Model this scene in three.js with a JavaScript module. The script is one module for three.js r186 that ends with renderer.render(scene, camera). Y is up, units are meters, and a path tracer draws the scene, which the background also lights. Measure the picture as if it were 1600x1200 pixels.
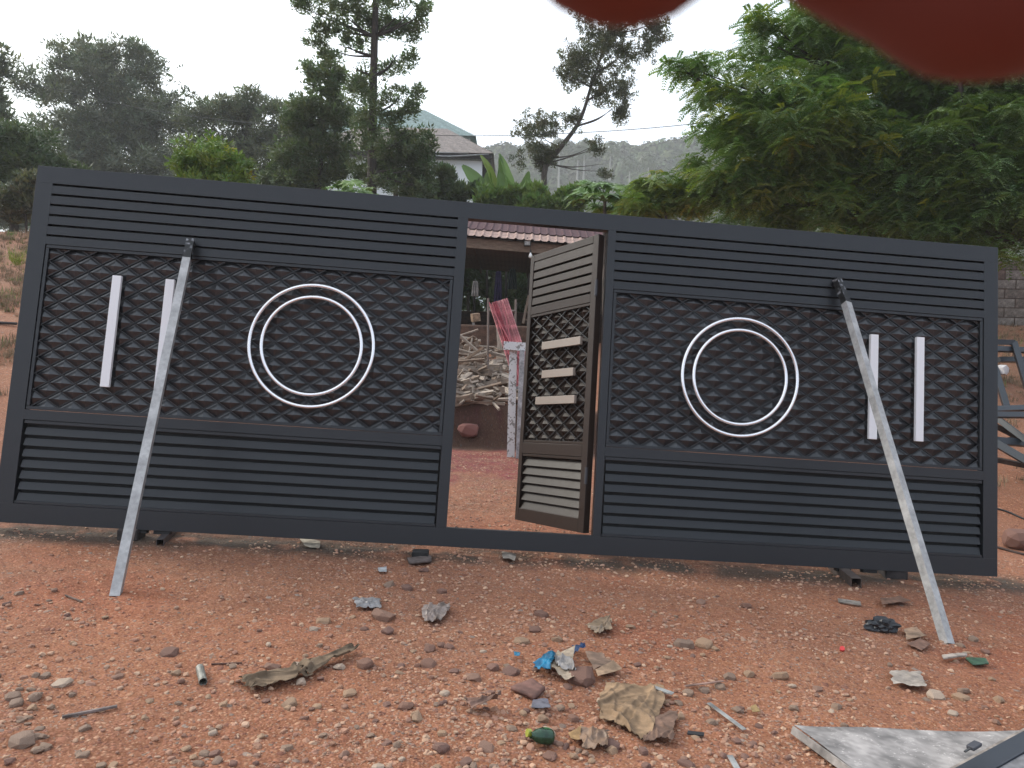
import * as THREE from 'three';
import { RoundedBoxGeometry } from 'three/addons/geometries/RoundedBoxGeometry.js';
import { ConvexGeometry } from 'three/addons/geometries/ConvexGeometry.js';
import { MarchingCubes } from 'three/addons/objects/MarchingCubes.js';
import { ImprovedNoise } from 'three/addons/math/ImprovedNoise.js';
import { mergeGeometries } from 'three/addons/utils/BufferGeometryUtils.js';

// ------------------------------------------------------------ camera, sky, sun, exposure
const scene = new THREE.Scene();
const FPX = 1150, EYE = 1.24, D2R = Math.PI / 180;
const camera = new THREE.PerspectiveCamera(2 * Math.atan(600 / FPX) / D2R, 4 / 3, 0.01, 1500);
camera.position.set(0, EYE, 0);
camera.rotation.set(-1.5 * D2R, 0, 1.5 * D2R, 'XYZ');
camera.updateMatrixWorld(true);
camera.focus = 5;
camera.userData.fStop = camera.getFocalLength() / 1.0;      // a phone's small lens: about 1 mm
const renderer = new THREE.WebGLRenderer({ antialias: true });
renderer.toneMapping = THREE.LinearToneMapping;
renderer.toneMappingExposure = 1.1;
renderer.shadowMap.enabled = true;
const SUN = new THREE.Vector3(-0.74, 0.54, -0.44).normalize();
{
  const w = 512, h = 256, a = new Float32Array(w * h * 4), d = new THREE.Vector3();
  for (let j = 0; j < h; j++) for (let i = 0; i < w; i++) {
    const el = ((j + 0.5) / h - 0.5) * Math.PI, az = ((i + 0.5) / w - 0.5) * 2 * Math.PI;
    d.set(Math.cos(el) * Math.cos(az), Math.sin(el), Math.cos(el) * Math.sin(az));
    const ang = Math.acos(Math.max(-1, Math.min(1, d.dot(SUN)))) / D2R;
    const glow = 2.6 * Math.exp(-ang / 16) + 1.05 * Math.exp(-Math.pow(ang / 66, 2));
    const k = (j * w + i) * 4;
    a[k] = 0.78 + glow * 1.0; a[k + 1] = 0.91 + glow * 0.965; a[k + 2] = 1.11 + glow * 0.90; a[k + 3] = 1;
  }
  const sky = new THREE.DataTexture(a, w, h, THREE.RGBAFormat, THREE.FloatType);
  sky.mapping = THREE.EquirectangularReflectionMapping; sky.magFilter = THREE.LinearFilter; sky.minFilter = THREE.LinearFilter; sky.needsUpdate = true;
  scene.background = sky; scene.environment = sky;
}
const sun = new THREE.DirectionalLight(new THREE.Color(1, 0.94, 0.80), 2.5);
sun.position.copy(SUN).multiplyScalar(80); sun.castShadow = true; sun.shadow.radius = 30; sun.shadow.mapSize.set(2048, 2048);
Object.assign(sun.shadow.camera, { left: -45, right: 45, top: 40, bottom: -40, near: 1, far: 220 });
sun.target.position.set(0, 0, -12);
scene.add(sun, sun.target);
scene.fog = new THREE.FogExp2(new THREE.Color(0.97, 0.96, 0.94), 0.0012);

// ------------------------------------------------------------ helpers
const perlin = new ImprovedNoise();
const N = (x, y = 0, z = 0) => perlin.noise(x + 31.7, y + 11.3, z + 7.9);
function fbm(x, y, z, o = 4) { let s = 0, a = 1, t = 0; for (let i = 0; i < o; i++) { s += a * N(x, y, z); t += a; a *= 0.5; x *= 2.03; y *= 2.03; z *= 2.03; } return s / t; }
let seedState = 12345;
const seed = (n) => { seedState = n >>> 0; };
function rnd() { seedState = (seedState + 0x6D2B79F5) >>> 0; let t = seedState; t = Math.imul(t ^ (t >>> 15), t | 1); t ^= t + Math.imul(t ^ (t >>> 7), t | 61); return ((t ^ (t >>> 14)) >>> 0) / 4294967296; }
const rr = (a, b) => a + (b - a) * rnd();
const V = (x, y, z) => new THREE.Vector3(x, y, z);
const clamp = (x, a, b) => Math.max(a, Math.min(b, x));
const ss = (a, b, x) => { const t = clamp((x - a) / (b - a), 0, 1); return t * t * (3 - 2 * t); };
const taken = new Map();
function numbered(name) { const n = taken.get(name) || 0; taken.set(name, n + 1); return n ? `${name}_${String(n).padStart(3, '0')}` : name; }
function top(o, name, label, category, group) {
  o.name = numbered(name); o.userData.label = label; o.userData.category = category; if (group) o.userData.group = group; scene.add(o); return o;
}
function setting(o, name) { o.name = name; o.userData.kind = 'structure'; scene.add(o); return o; }
const mesh = (g, m) => { const o = new THREE.Mesh(g, m); o.castShadow = o.receiveShadow = true; return o; };
function part(parent, name, g, m) { const o = mesh(g, m); o.name = name; parent.add(o); return o; }
function lin(r, g, b) { return new THREE.Color().setRGB(r, g, b); }
function mat(color, roughness = 0.8, extra = {}) { return new THREE.MeshPhysicalMaterial({ color, roughness, side: THREE.DoubleSide, ...extra }); }
// uv in metres, taken from the side that each face looks to
function metric(g, k = 1) {
  if (g.index) g = g.toNonIndexed();
  if (!g.attributes.normal) g.computeVertexNormals();
  const p = g.attributes.position, n = p.count, uv = new Float32Array(n * 2), a = V(), b = V(), c = V();
  for (let i = 0; i < n; i += 3) {
    a.fromBufferAttribute(p, i); b.fromBufferAttribute(p, i + 1); c.fromBufferAttribute(p, i + 2);
    const q = b.clone().sub(a).cross(c.clone().sub(a)); const ax = Math.abs(q.x), ay = Math.abs(q.y), az = Math.abs(q.z);
    [a, b, c].forEach((v, j) => { const [s, t] = az >= ax && az >= ay ? [v.x, v.y] : ay >= ax ? [v.x, v.z] : [v.z, v.y]; uv[(i + j) * 2] = s * k; uv[(i + j) * 2 + 1] = t * k; });
  }
  g.setAttribute('uv', new THREE.BufferAttribute(uv, 2)); return g;
}
const boxCache = new Map();
function box(w, h, d, r = 0.003) {
  const key = [w, h, d, r].map((x) => x.toFixed(4)).join();
  if (!boxCache.has(key)) boxCache.set(key, metric(r > 0 ? new RoundedBoxGeometry(w, h, d, 1, Math.min(r, w / 2.5, h / 2.5, d / 2.5)) : new THREE.BoxGeometry(w, h, d)));
  return boxCache.get(key);
}
function bar(parent, name, m, x0, x1, y0, y1, z0, z1, r = 0.003) {
  const o = part(parent, name, box(x1 - x0, y1 - y0, z1 - z0, r), m); o.position.set((x0 + x1) / 2, (y0 + y1) / 2, (z0 + z1) / 2); return o;
}
// a square or round member laid between two points
function between(o, a, b) { const d = b.clone().sub(a); o.position.copy(a).addScaledVector(d, 0.5); o.quaternion.setFromUnitVectors(V(0, 1, 0), d.normalize()); return o; }
function stick(a, b, w, d, m, r = 0.002) { return between(mesh(box(w, a.distanceTo(b), d, r), m), a, b); }
const cylCache = new Map();
function rod(a, b, r, m, seg = 10) { const L = a.distanceTo(b); const key = `${r.toFixed(4)},${L.toFixed(4)},${seg}`; if (!cylCache.has(key)) cylCache.set(key, new THREE.CylinderGeometry(r, r, L, seg)); return between(mesh(cylCache.get(key), m), a, b); }
function taper(pts, radii, seg = 9, wob = 0.08) {           // tapered limb along points
  const curve = new THREE.CatmullRomCurve3(pts), n = Math.max(6, pts.length * 5), fr = curve.computeFrenetFrames(n), pos = [], nor = [], idx = [], uv = [];
  const L = curve.getLength();
  for (let i = 0; i <= n; i++) {
    const t = i / n, c = curve.getPointAt(t), f = t * (radii.length - 1), k = Math.min(radii.length - 2, Math.floor(f)), r = radii[k] + (radii[k + 1] - radii[k]) * (f - k);
    for (let j = 0; j <= seg; j++) {
      const a = j / seg * 2 * Math.PI, v = fr.normals[i].clone().multiplyScalar(Math.cos(a)).addScaledVector(fr.binormals[i], Math.sin(a));
      const q = r * (1 + wob * N(c.x * 3 + v.x * 1.3, c.y * 3 + v.y * 1.3, c.z * 3 + v.z * 1.3));
      pos.push(c.x + v.x * q, c.y + v.y * q, c.z + v.z * q); nor.push(v.x, v.y, v.z); uv.push(a * r, t * L);
      if (i < n && j < seg) { const s = i * (seg + 1) + j; idx.push(s, s + 1, s + seg + 1, s + 1, s + seg + 2, s + seg + 1); }
    }
  }
  const g = new THREE.BufferGeometry();
  g.setAttribute('position', new THREE.Float32BufferAttribute(pos, 3)); g.setAttribute('normal', new THREE.Float32BufferAttribute(nor, 3)); g.setAttribute('uv', new THREE.Float32BufferAttribute(uv, 2)); g.setIndex(idx); return g;
}
// a pixel of the 1600 x 1200 photograph as a direction, and as a point at a depth (metres ahead)
const ray = (px, py) => V((px - 800) / FPX, (600 - py) / FPX, -1).applyMatrix4(new THREE.Matrix4().extractRotation(camera.matrixWorld));
function at(px, py, depth) { const d = ray(px, py); return d.multiplyScalar(depth / -d.z).add(camera.position); }

// tileable noise textures
function tile(n, f, srgb) {
  const a = new Uint8Array(n * n * 4);
  for (let j = 0; j < n; j++) for (let i = 0; i < n; i++) { const c = f(i / n, j / n), k = (j * n + i) * 4; a[k] = clamp(c[0], 0, 1) * 255; a[k + 1] = clamp(c[1], 0, 1) * 255; a[k + 2] = clamp(c[2], 0, 1) * 255; a[k + 3] = 255; }
  const t = new THREE.DataTexture(a, n, n); t.wrapS = t.wrapT = THREE.RepeatWrapping; t.magFilter = THREE.LinearFilter; t.minFilter = THREE.LinearMipmapLinearFilter; t.generateMipmaps = true;
  if (srgb) t.colorSpace = THREE.SRGBColorSpace; t.needsUpdate = true; return t;
}
function lattice(n, s) { seed(s); const a = new Float32Array(n * n); for (let i = 0; i < n * n; i++) a[i] = rnd(); return (u, v) => { const x = u * n, y = v * n, i = Math.floor(x), j = Math.floor(y), fx = x - i, fy = y - j, e = fx * fx * (3 - 2 * fx), g = fy * fy * (3 - 2 * fy), q = (p, r) => a[(((r % n) + n) % n) * n + (((p % n) + n) % n)]; return (q(i, j) * (1 - e) + q(i + 1, j) * e) * (1 - g) + (q(i, j + 1) * (1 - e) + q(i + 1, j + 1) * e) * g; }; }
function cells(n, s) { seed(s); const a = new Float32Array(n * n * 3); for (let i = 0; i < a.length; i++) a[i] = rnd(); return (u, v) => { const x = u * n, y = v * n, i = Math.floor(x), j = Math.floor(y); let b = 9, id = 0; for (let q = -1; q < 2; q++) for (let p = -1; p < 2; p++) { const k = ((((j + q) % n) + n) % n) * n + ((((i + p) % n) + n) % n), dx = i + p + a[k * 3] - x, dy = j + q + a[k * 3 + 1] - y, d = dx * dx + dy * dy; if (d < b) { b = d; id = a[k * 3 + 2]; } } return [Math.sqrt(b), id]; }; }
const lerp = (a, b, t) => a + (b - a) * t;

// ------------------------------------------------------------ ground
const SL = -0.045;                                            // the yard falls gently to the right
function land(x, z) {                                         // without the fine unevenness
  const d = -z, t = Math.abs(x) / Math.max(d, 2);
  let h = SL * clamp(x, -9, 9);
  const side = 0.34 * Math.max(0, Math.min(d, 17) - 6.4) + 0.03 * clamp(d - 17, 0, 40);
  const mid = 0.02 * clamp(d - 5, 0, 5) + 0.56 * ss(9.95, 10.3, d + 0.25 * fbm(x * 0.9, 3, 0, 2)) + 0.155 * clamp(d - 10.3, 0, 8) + 0.04 * clamp(d - 18.3, 0, 45);
  const wgt = ss(0.16, 0.46, t);
  h += lerp(mid, side * (x < 0 ? 1 : 0.86), wgt);
  return h;
}
const lie = (x, z) => land(x, z) + 0.035 * fbm(x * 0.8, z * 0.8, 1, 2) * ss(-0.3, 1.2, Math.abs(z + 4.75));
function ground(x, z) {
  const d = Math.hypot(x, z + 4);
  let h = lie(x, z);
  if (d < 16) h += 0.017 * fbm(x * 4, z * 4, 5, 2) + 0.010 * Math.max(0, N(x * 13, z * 13, 2) + 0.3 * N(x * 5, z * 5, 7)) + 0.005 * N(x * 31, z * 31, 9);
  if (-z > 7) h += 0.12 * fbm(x * 0.9, z * 0.9, 4, 3) * ss(7, 12, -z);
  return h;
}
function spot(px, py, lift = 0) {                             // where a pixel's line of sight meets the ground
  const d = ray(px, py), o = camera.position; let t = 1, s = 0.02;
  for (; t < 120; t += s) { if (o.y + d.y * t < ground(o.x + d.x * t, o.z + d.z * t)) break; s = Math.max(0.02, t * 0.004); }
  let a = t - s, b = t; for (let i = 0; i < 12; i++) { const m = (a + b) / 2; if (o.y + d.y * m < ground(o.x + d.x * m, o.z + d.z * m)) b = m; else a = m; }
  return V(o.x + d.x * b, o.y + d.y * b + lift, o.z + d.z * b);
}
const gx = [], gz = [];
for (let x = -3.9; x <= 3.9001; x += 0.019) gx.push(x);
for (let x = 3.9, s = 0.03; x < 420;) { s *= 1.13; x += s; gx.push(x); gx.unshift(-x); }
for (let z = -1.3; z >= -6.2; z -= 0.016) gz.push(z);
for (let z = -6.2; z >= -10.7; z -= 0.045) gz.push(z);
for (let z = -10.7, s = 0.05; z > -430;) { s = Math.min(s * 1.09, Math.max(0.11, -z * 0.035)); z -= s; gz.push(z); }
for (let z = -1.3, s = 0.04; z < 40;) { s *= 1.35; z += s; gz.unshift(z); }
const soil1 = lattice(8, 1), soil2 = lattice(32, 2), soil3 = lattice(128, 3), soil4 = lattice(512, 4), grit1 = cells(60, 5), grit2 = cells(150, 6), grit3 = cells(330, 16);
function soil(u, v) {
  const m = 0.5 * soil1(u, v) + 0.3 * soil2(u, v) + 0.2 * soil3(u, v), f = soil4(u, v);
  let c = [lerp(0.43, 0.58, m), lerp(0.27, 0.385, m), lerp(0.185, 0.27, m)], h = 0.35 + 0.12 * soil3(u, v) + 0.08 * f;
  const g = (f - 0.5) * 0.16; c = c.map((x) => x + g);
  const stone = ([d, id], size, amount, k) => {
    if (id > amount) return; const r = size * (0.5 + 0.5 * (id / amount)); if (d > r) return;
    const q = (id * 977.7) % 1, e = Math.sqrt(1 - (d / r) * (d / r)), tone = q < 0.55 ? [0.55, 0.36, 0.27] : q < 0.72 ? [0.62, 0.46, 0.36] : q < 0.93 ? [0.46, 0.30, 0.24] : [0.50, 0.43, 0.39];
    c = tone.map((x) => x + (((id * 3331.1) % 1) - 0.5) * 0.12 + (f - 0.5) * 0.08); h = Math.max(h, 0.35 + k * e);
  };
  stone(grit3(u, v), 0.5, 0.75, 0.18); stone(grit2(u, v), 0.47, 0.5, 0.35); stone(grit1(u, v), 0.36, 0.12, 0.5);
  return { c, h };
}
let soilMap, soilBump;
{
  const n = 1280, cache = new Float32Array(n * n);
  soilMap = tile(n, (u, v) => { const s = soil(u, v); cache[Math.round(v * n) * n + Math.round(u * n)] = s.h; return s.c; }, true);
  soilBump = tile(n, (u, v) => { const h = cache[Math.round(v * n) * n + Math.round(u * n)]; return [h, h, h]; });
}
{
  const nx = gx.length, nz = gz.length, pos = new Float32Array(nx * nz * 3), uv = new Float32Array(nx * nz * 2), col = new Float32Array(nx * nz * 3), idx = [];
  for (let j = 0; j < nz; j++) for (let i = 0; i < nx; i++) {
    const x = gx[i], z = gz[j], k = j * nx + i, d = -z;
    pos.set([x, ground(x, z), z], k * 3); uv.set([x / 2.6 + 0.03 * N(x * 0.7, z * 0.7), z / 2.6 + 0.03 * N(z * 0.7, x * 0.7)], k * 2);
    const p = fbm(x * 0.7, z * 0.7, 8, 3), q = fbm(x * 3.1, z * 3.1, 2, 3);
    let c = [1 + 0.16 * p + 0.14 * q, 0.98 + 0.05 * p + 0.20 * q, 0.95 - 0.06 * p + 0.24 * q];
    // soft red earth without much grit in front of the gate
    const red = ss(-0.05, 0.25, p + 0.35 * q) * ss(2.9, 3.5, d) * (1 - ss(5.2, 6.5, d)) * 0.8; c = [c[0] * (1 - 0.02 * red), c[1] * (1 - 0.17 * red), c[2] * (1 - 0.22 * red)];
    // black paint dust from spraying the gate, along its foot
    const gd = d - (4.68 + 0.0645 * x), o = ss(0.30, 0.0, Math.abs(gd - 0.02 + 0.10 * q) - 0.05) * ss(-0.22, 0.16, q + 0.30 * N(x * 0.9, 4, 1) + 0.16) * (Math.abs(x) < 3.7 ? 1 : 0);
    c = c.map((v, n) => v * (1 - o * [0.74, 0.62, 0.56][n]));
    // red primer on the ground behind the doorway
    const pr = ss(0.0, 0.22, 0.30 - Math.hypot((x + 0.1 + 0.03 * d) / 4.5, (d - 8.6) / 6.2) + 0.30 * q + 0.1 * p + 0.10 * N(x * 9, z * 9, 6)) * (d > 5.7 ? 1 : 0) * (0.72 + 0.5 * N(x * 17, z * 17, 3));
    c = [c[0] * (1 - 0.36 * pr), c[1] * (1 - 0.80 * pr), c[2] * (1 - 0.56 * pr)];
    const bk = ss(9.6, 9.95, d) * (1 - ss(10.25, 10.5, d)) * (1 - ss(0.16, 0.3, Math.abs(x) / d)); c = [c[0] * (1 - 0.72 * bk), c[1] * (1 - 0.66 * bk), c[2] * (1 - 0.6 * bk)];   // the cut face of the bank is coloured much darker
    // dry straw on the banks, then green further off
    const st = ss(-0.15, 0.3, q + 0.4 * p + 0.25 * ss(8, 13, d) - 0.1) * ss(6.8, 10, d) * ss(0.3, 0.5, Math.abs(x) / d) * 0.75;
    c = [lerp(c[0], 0.88, st), lerp(c[1], 1.02, st), lerp(c[2], 0.98, st)];
    const gr = ss(19, 28, d + 4 * p); c = [lerp(c[0], 0.30, gr), lerp(c[1], 0.75, gr), lerp(c[2], 0.42, gr)];
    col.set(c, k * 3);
    if (i < nx - 1 && j < nz - 1) idx.push(k, k + nx, k + 1, k + 1, k + nx, k + nx + 1);
  }
  const g = new THREE.BufferGeometry();
  g.setAttribute('position', new THREE.BufferAttribute(pos, 3)); g.setAttribute('uv', new THREE.BufferAttribute(uv, 2)); g.setAttribute('color', new THREE.BufferAttribute(col, 3)); g.setIndex(idx);
  // the rows run towards -z, so a face built this way looks up when its normal does
  g.computeVertexNormals(); if (g.attributes.normal.getY(50) < 0) { for (let i = 0; i < idx.length; i += 3) { const t = idx[i + 1]; idx[i + 1] = idx[i + 2]; idx[i + 2] = t; } g.setIndex(idx); g.computeVertexNormals(); }
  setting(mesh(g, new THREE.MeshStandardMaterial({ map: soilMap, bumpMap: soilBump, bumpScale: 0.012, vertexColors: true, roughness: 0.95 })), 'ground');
}
// ------------------------------------------------------------ the gate: one welded frame with a wicket door in it
const fineA = lattice(256, 41), fineB = lattice(64, 42), fineC = lattice(16, 43);
const paintBump = tile(256, (u, v) => { const h = 0.5 * fineA(u, v) + 0.35 * lattice2(u, v) + 0.15 * fineB(u, v); return [h, h, h]; });
function lattice2(u, v) { return fineB(u + 0.37, v + 0.11); }
const paintRough = tile(256, (u, v) => { const r = 0.80 + 0.16 * fineC(u, v) + 0.08 * fineB(u, v); return [r, r, r]; });
for (const t of [paintBump, paintRough]) t.repeat.set(3, 3);
const blackPaint = mat(lin(0.0095, 0.011, 0.014), 0.42, { bumpMap: paintBump, bumpScale: 0.0006, roughnessMap: paintRough });
const sheetPaint = mat(lin(0.0095, 0.011, 0.014), 0.36, { roughnessMap: paintRough, clearcoat: 0.6, clearcoatRoughness: 0.25 });
const bladePaint = mat(lin(0.0095, 0.011, 0.014), 0.40, { roughnessMap: paintRough, specularIntensity: 0.85 });
const backPaint = mat(lin(0.012, 0.012, 0.012), 0.7);
const whitePaint = mat(lin(0.74, 0.74, 0.75), 0.35);
const silver = mat(lin(0.86, 0.85, 0.86), 0.22, { metalness: 0.8 });
const GW = 6.434, GH = 2.25;
const gate = new THREE.Group();
{
  const m = new THREE.Matrix4().set(0.99692, 0.03704, 0.06914, 0.0635, -0.04492, 0.99222, 0.1161, -1.1845 + EYE, -0.0643, -0.11885, 0.99083, -4.6691, 0, 0, 0, 1);
  m.multiply(new THREE.Matrix4().makeTranslation(-GW / 2, 0, 0));
  m.decompose(gate.position, gate.quaternion, gate.scale); gate.scale.set(1, 1, 1);
}
top(gate, 'sliding_gate', 'wide black metal gate with diamond panels, silver rings and a wicket door', 'gate');
gate.updateMatrixWorld(true);
const onGate = (u, v, w = 0) => V(u, v, w).applyMatrix4(gate.matrixWorld);

const PU = 0.1605, PV = 0.1025;                                // one diamond of the grille
function pyramids(u0, u1, v0, v1, cu, cv, zb, zt) {           // pressed sheet: one low pyramid in every diamond
  const pos = [];
  const tri = (a, b, c) => pos.push(...a, ...b, ...c);
  const clipTo = (poly) => {                                  // cut a facet at the panel's edges
    for (const [ax, lim, s] of [[0, u0, 1], [0, u1, -1], [1, v0, 1], [1, v1, -1]]) {
      const out = []; for (let i = 0; i < poly.length; i++) {
        const a = poly[i], b = poly[(i + 1) % poly.length], da = (a[ax] - lim) * s, db = (b[ax] - lim) * s;
        if (da >= 0) out.push(a); if (da * db < 0) { const t = da / (da - db); out.push([0, 1, 2].map((k) => a[k] + (b[k] - a[k]) * t)); }
      } poly = out; if (!poly.length) return poly;
    } return poly;
  };
  for (let j = -30; j < 60; j++) for (let i = -60; i < 90; i++) {
    if ((i + j) & 1) continue;
    const x = cu + i * PU / 2, y = cv + j * PV / 2; if (x < u0 - PU || x > u1 + PU || y < v0 - PV || y > v1 + PV) continue;
    const k = 0.93, c = [x, y, zt + 0.002 * N(i * 1.7, j * 1.3)], e = [[x + PU / 2 * k, y, zb], [x, y + PV / 2 * k, zb], [x - PU / 2 * k, y, zb], [x, y - PV / 2 * k, zb]];
    // a blunted tip and a flat web between the pyramids
    const s = 0.07, ti = e.map((q) => [lerp(c[0], q[0], s), lerp(c[1], q[1], s), zt - s * 0.3 * (zt - zb)]);
    for (let q = 0; q < 4; q++) {
      const r = (q + 1) % 4;
      for (const p of [[e[q], e[r], ti[r], ti[q]], [ti[q], ti[r], c]]) { const f = clipTo(p); for (let n = 1; n + 1 < f.length; n++) tri(f[0], f[n], f[n + 1]); }
    }
  }
  const b = 0.010; tri([u0, v0, zb - b], [u1, v0, zb - b], [u1, v1, zb - b]); tri([u0, v0, zb - b], [u1, v1, zb - b], [u0, v1, zb - b]);
  const g = new THREE.BufferGeometry(); g.setAttribute('position', new THREE.Float32BufferAttribute(pos, 3)); g.computeVertexNormals(); return metric(g);
}
function grille(parent, u0, u1, v0, v1, cu, cv, z) {          // flat bars crossing in diamonds, one mesh each
  const s = PV / PU;
  for (const dir of [1, -1]) for (let k = -80; k < 120; k++) {
    // the line v = cv + PV/2 + dir * s * (u - cu) + k * PV
    const c = cv + PV / 2 + k * PV, f = (u) => c + dir * s * (u - cu), pts = [];
    let a = u0, b = u1; const inv = (v) => cu + (v - c) / (dir * s);
    const lo = Math.min(inv(v0), inv(v1)), hi = Math.max(inv(v0), inv(v1)); a = Math.max(a, lo); b = Math.min(b, hi);
    if (b - a < 0.012) continue;
    const A = V(a, f(a), z + (dir > 0 ? 0.0035 : 0)), B = V(b, f(b), z + (dir > 0 ? 0.0035 : 0));
    const o = stick(A, B, 0.0065, 0.008, blackPaint, 0.0012); o.name = 'grille_bar'; parent.add(o);
  }
}
function bead(parent, u0, u1, v0, v1, w, z0, z1) {            // thin angle round a panel
  bar(parent, 'bead', blackPaint, u0, u1, v1 - w, v1, z0, z1, 0.002); bar(parent, 'bead', blackPaint, u0, u1, v0, v0 + w, z0, z1, 0.002);
  bar(parent, 'bead', blackPaint, u0, u0 + w, v0 + w + 0.001, v1 - w - 0.001, z0, z1, 0.002); bar(parent, 'bead', blackPaint, u1 - w, u1, v0 + w + 0.001, v1 - w - 0.001, z0, z1, 0.002);
}
function slats(parent, u0, u1, list) {                        // flush boards with dark slots between them
  for (const [a, b] of list) { const o = bar(parent, 'slat', blackPaint, u0, u1, a, b, -0.022, -0.0005, 0.001); }
}
function louvres(parent, u0, u1, v0, v1, n) {
  const p = (v1 - v0) / n;
  for (let k = 0; k < n; k++) { const o = bar(parent, 'louvre_blade', bladePaint, u0, u1, -0.0245, 0.0245, -0.002, 0.002, 0.001); o.position.y = v0 + p * (k + 0.38); o.position.z = -0.017; o.rotation.x = -0.30 + 0.02 * N(k * 3.3, u0); }
}
function leaf(u0, u1, uL, uR, cu) {                           // the filling of one wing: slats, diamonds, louvres
  bar(gate, 'backing_sheet', backPaint, uL, uR, 1.79, 2.145, -0.052, -0.046, 0);
  const list = []; for (let k = 0; k < 5; k++) list.push([2.134 - 0.0664 * (k + 1) + 0.007, 2.134 - 0.0664 * k - 0.007]);
  slats(gate, uL, uR, list);
  bar(gate, 'rail', blackPaint, uL, uR, 1.745, 1.796, -0.05, 0, 0.001);
  bar(gate, 'rail', blackPaint, uL, uR, 0.634, 0.696, -0.05, 0, 0.001);
  bead(gate, uL + 0.004, uR - 0.004, 0.698, 1.743, 0.020, -0.04, -0.004);
  bar(gate, 'bead', blackPaint, uL + 0.004, uR - 0.004, 0.610, 0.632, -0.04, -0.006, 0.002);
  bar(gate, 'bead', blackPaint, uL + 0.004, uR - 0.004, 0.119, 0.136, -0.04, -0.004, 0.002);
  part(gate, 'diamond_sheet', pyramids(uL, uR, 0.70, 1.742, cu, 1.693 - PV / 2, -0.032, -0.0175), sheetPaint);
  grille(gate, u0, u1, 0.719, 1.722, cu, 1.693 - PV / 2, -0.019);
  bar(gate, 'backing_sheet', backPaint, uL, uR, 0.10, 0.64, -0.062, -0.056, 0);
  louvres(gate, uL + 0.012, uR - 0.012, 0.134, 0.606, 7);
}
const F0 = -0.06;
bar(gate, 'top_rail', blackPaint, 0, GW, 2.1405, GH, F0, 0, 0.001);
bar(gate, 'bottom_rail', blackPaint, 0, GW, 0, 0.118, F0, 0, 0.001);
for (const [a, b] of [[0, 0.104], [2.688, 2.755], [3.695, 3.748], [6.333, GW]]) bar(gate, 'stile', blackPaint, a, b, 0.118, 2.1405, F0, 0, 0.001);
leaf(0.124, 2.669, 0.104, 2.688, 2.136);
leaf(3.768, 6.313, 3.748, 6.333, 4.867);
for (const [cu, cv] of [[1.815, 1.218], [4.628, 1.214]]) for (const [R, n] of [[0.392, 'outer_ring'], [0.315, 'inner_ring']]) {
  const o = part(gate, n, new THREE.TorusGeometry(R, 0.0115, 14, 110), silver); o.position.set(cu, cv, 0.008);
}
for (const [u, v] of [[0.544, 0.866], [0.871, 0.868], [5.518, 0.860], [5.842, 0.866]]) { const o = bar(gate, 'upright_bar', whitePaint, u, u + 0.055, v, v + 0.708, -0.004, 0.020, 0.002); o.userData.label = 'flat white upright bar on the diamond panel'; }
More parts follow.
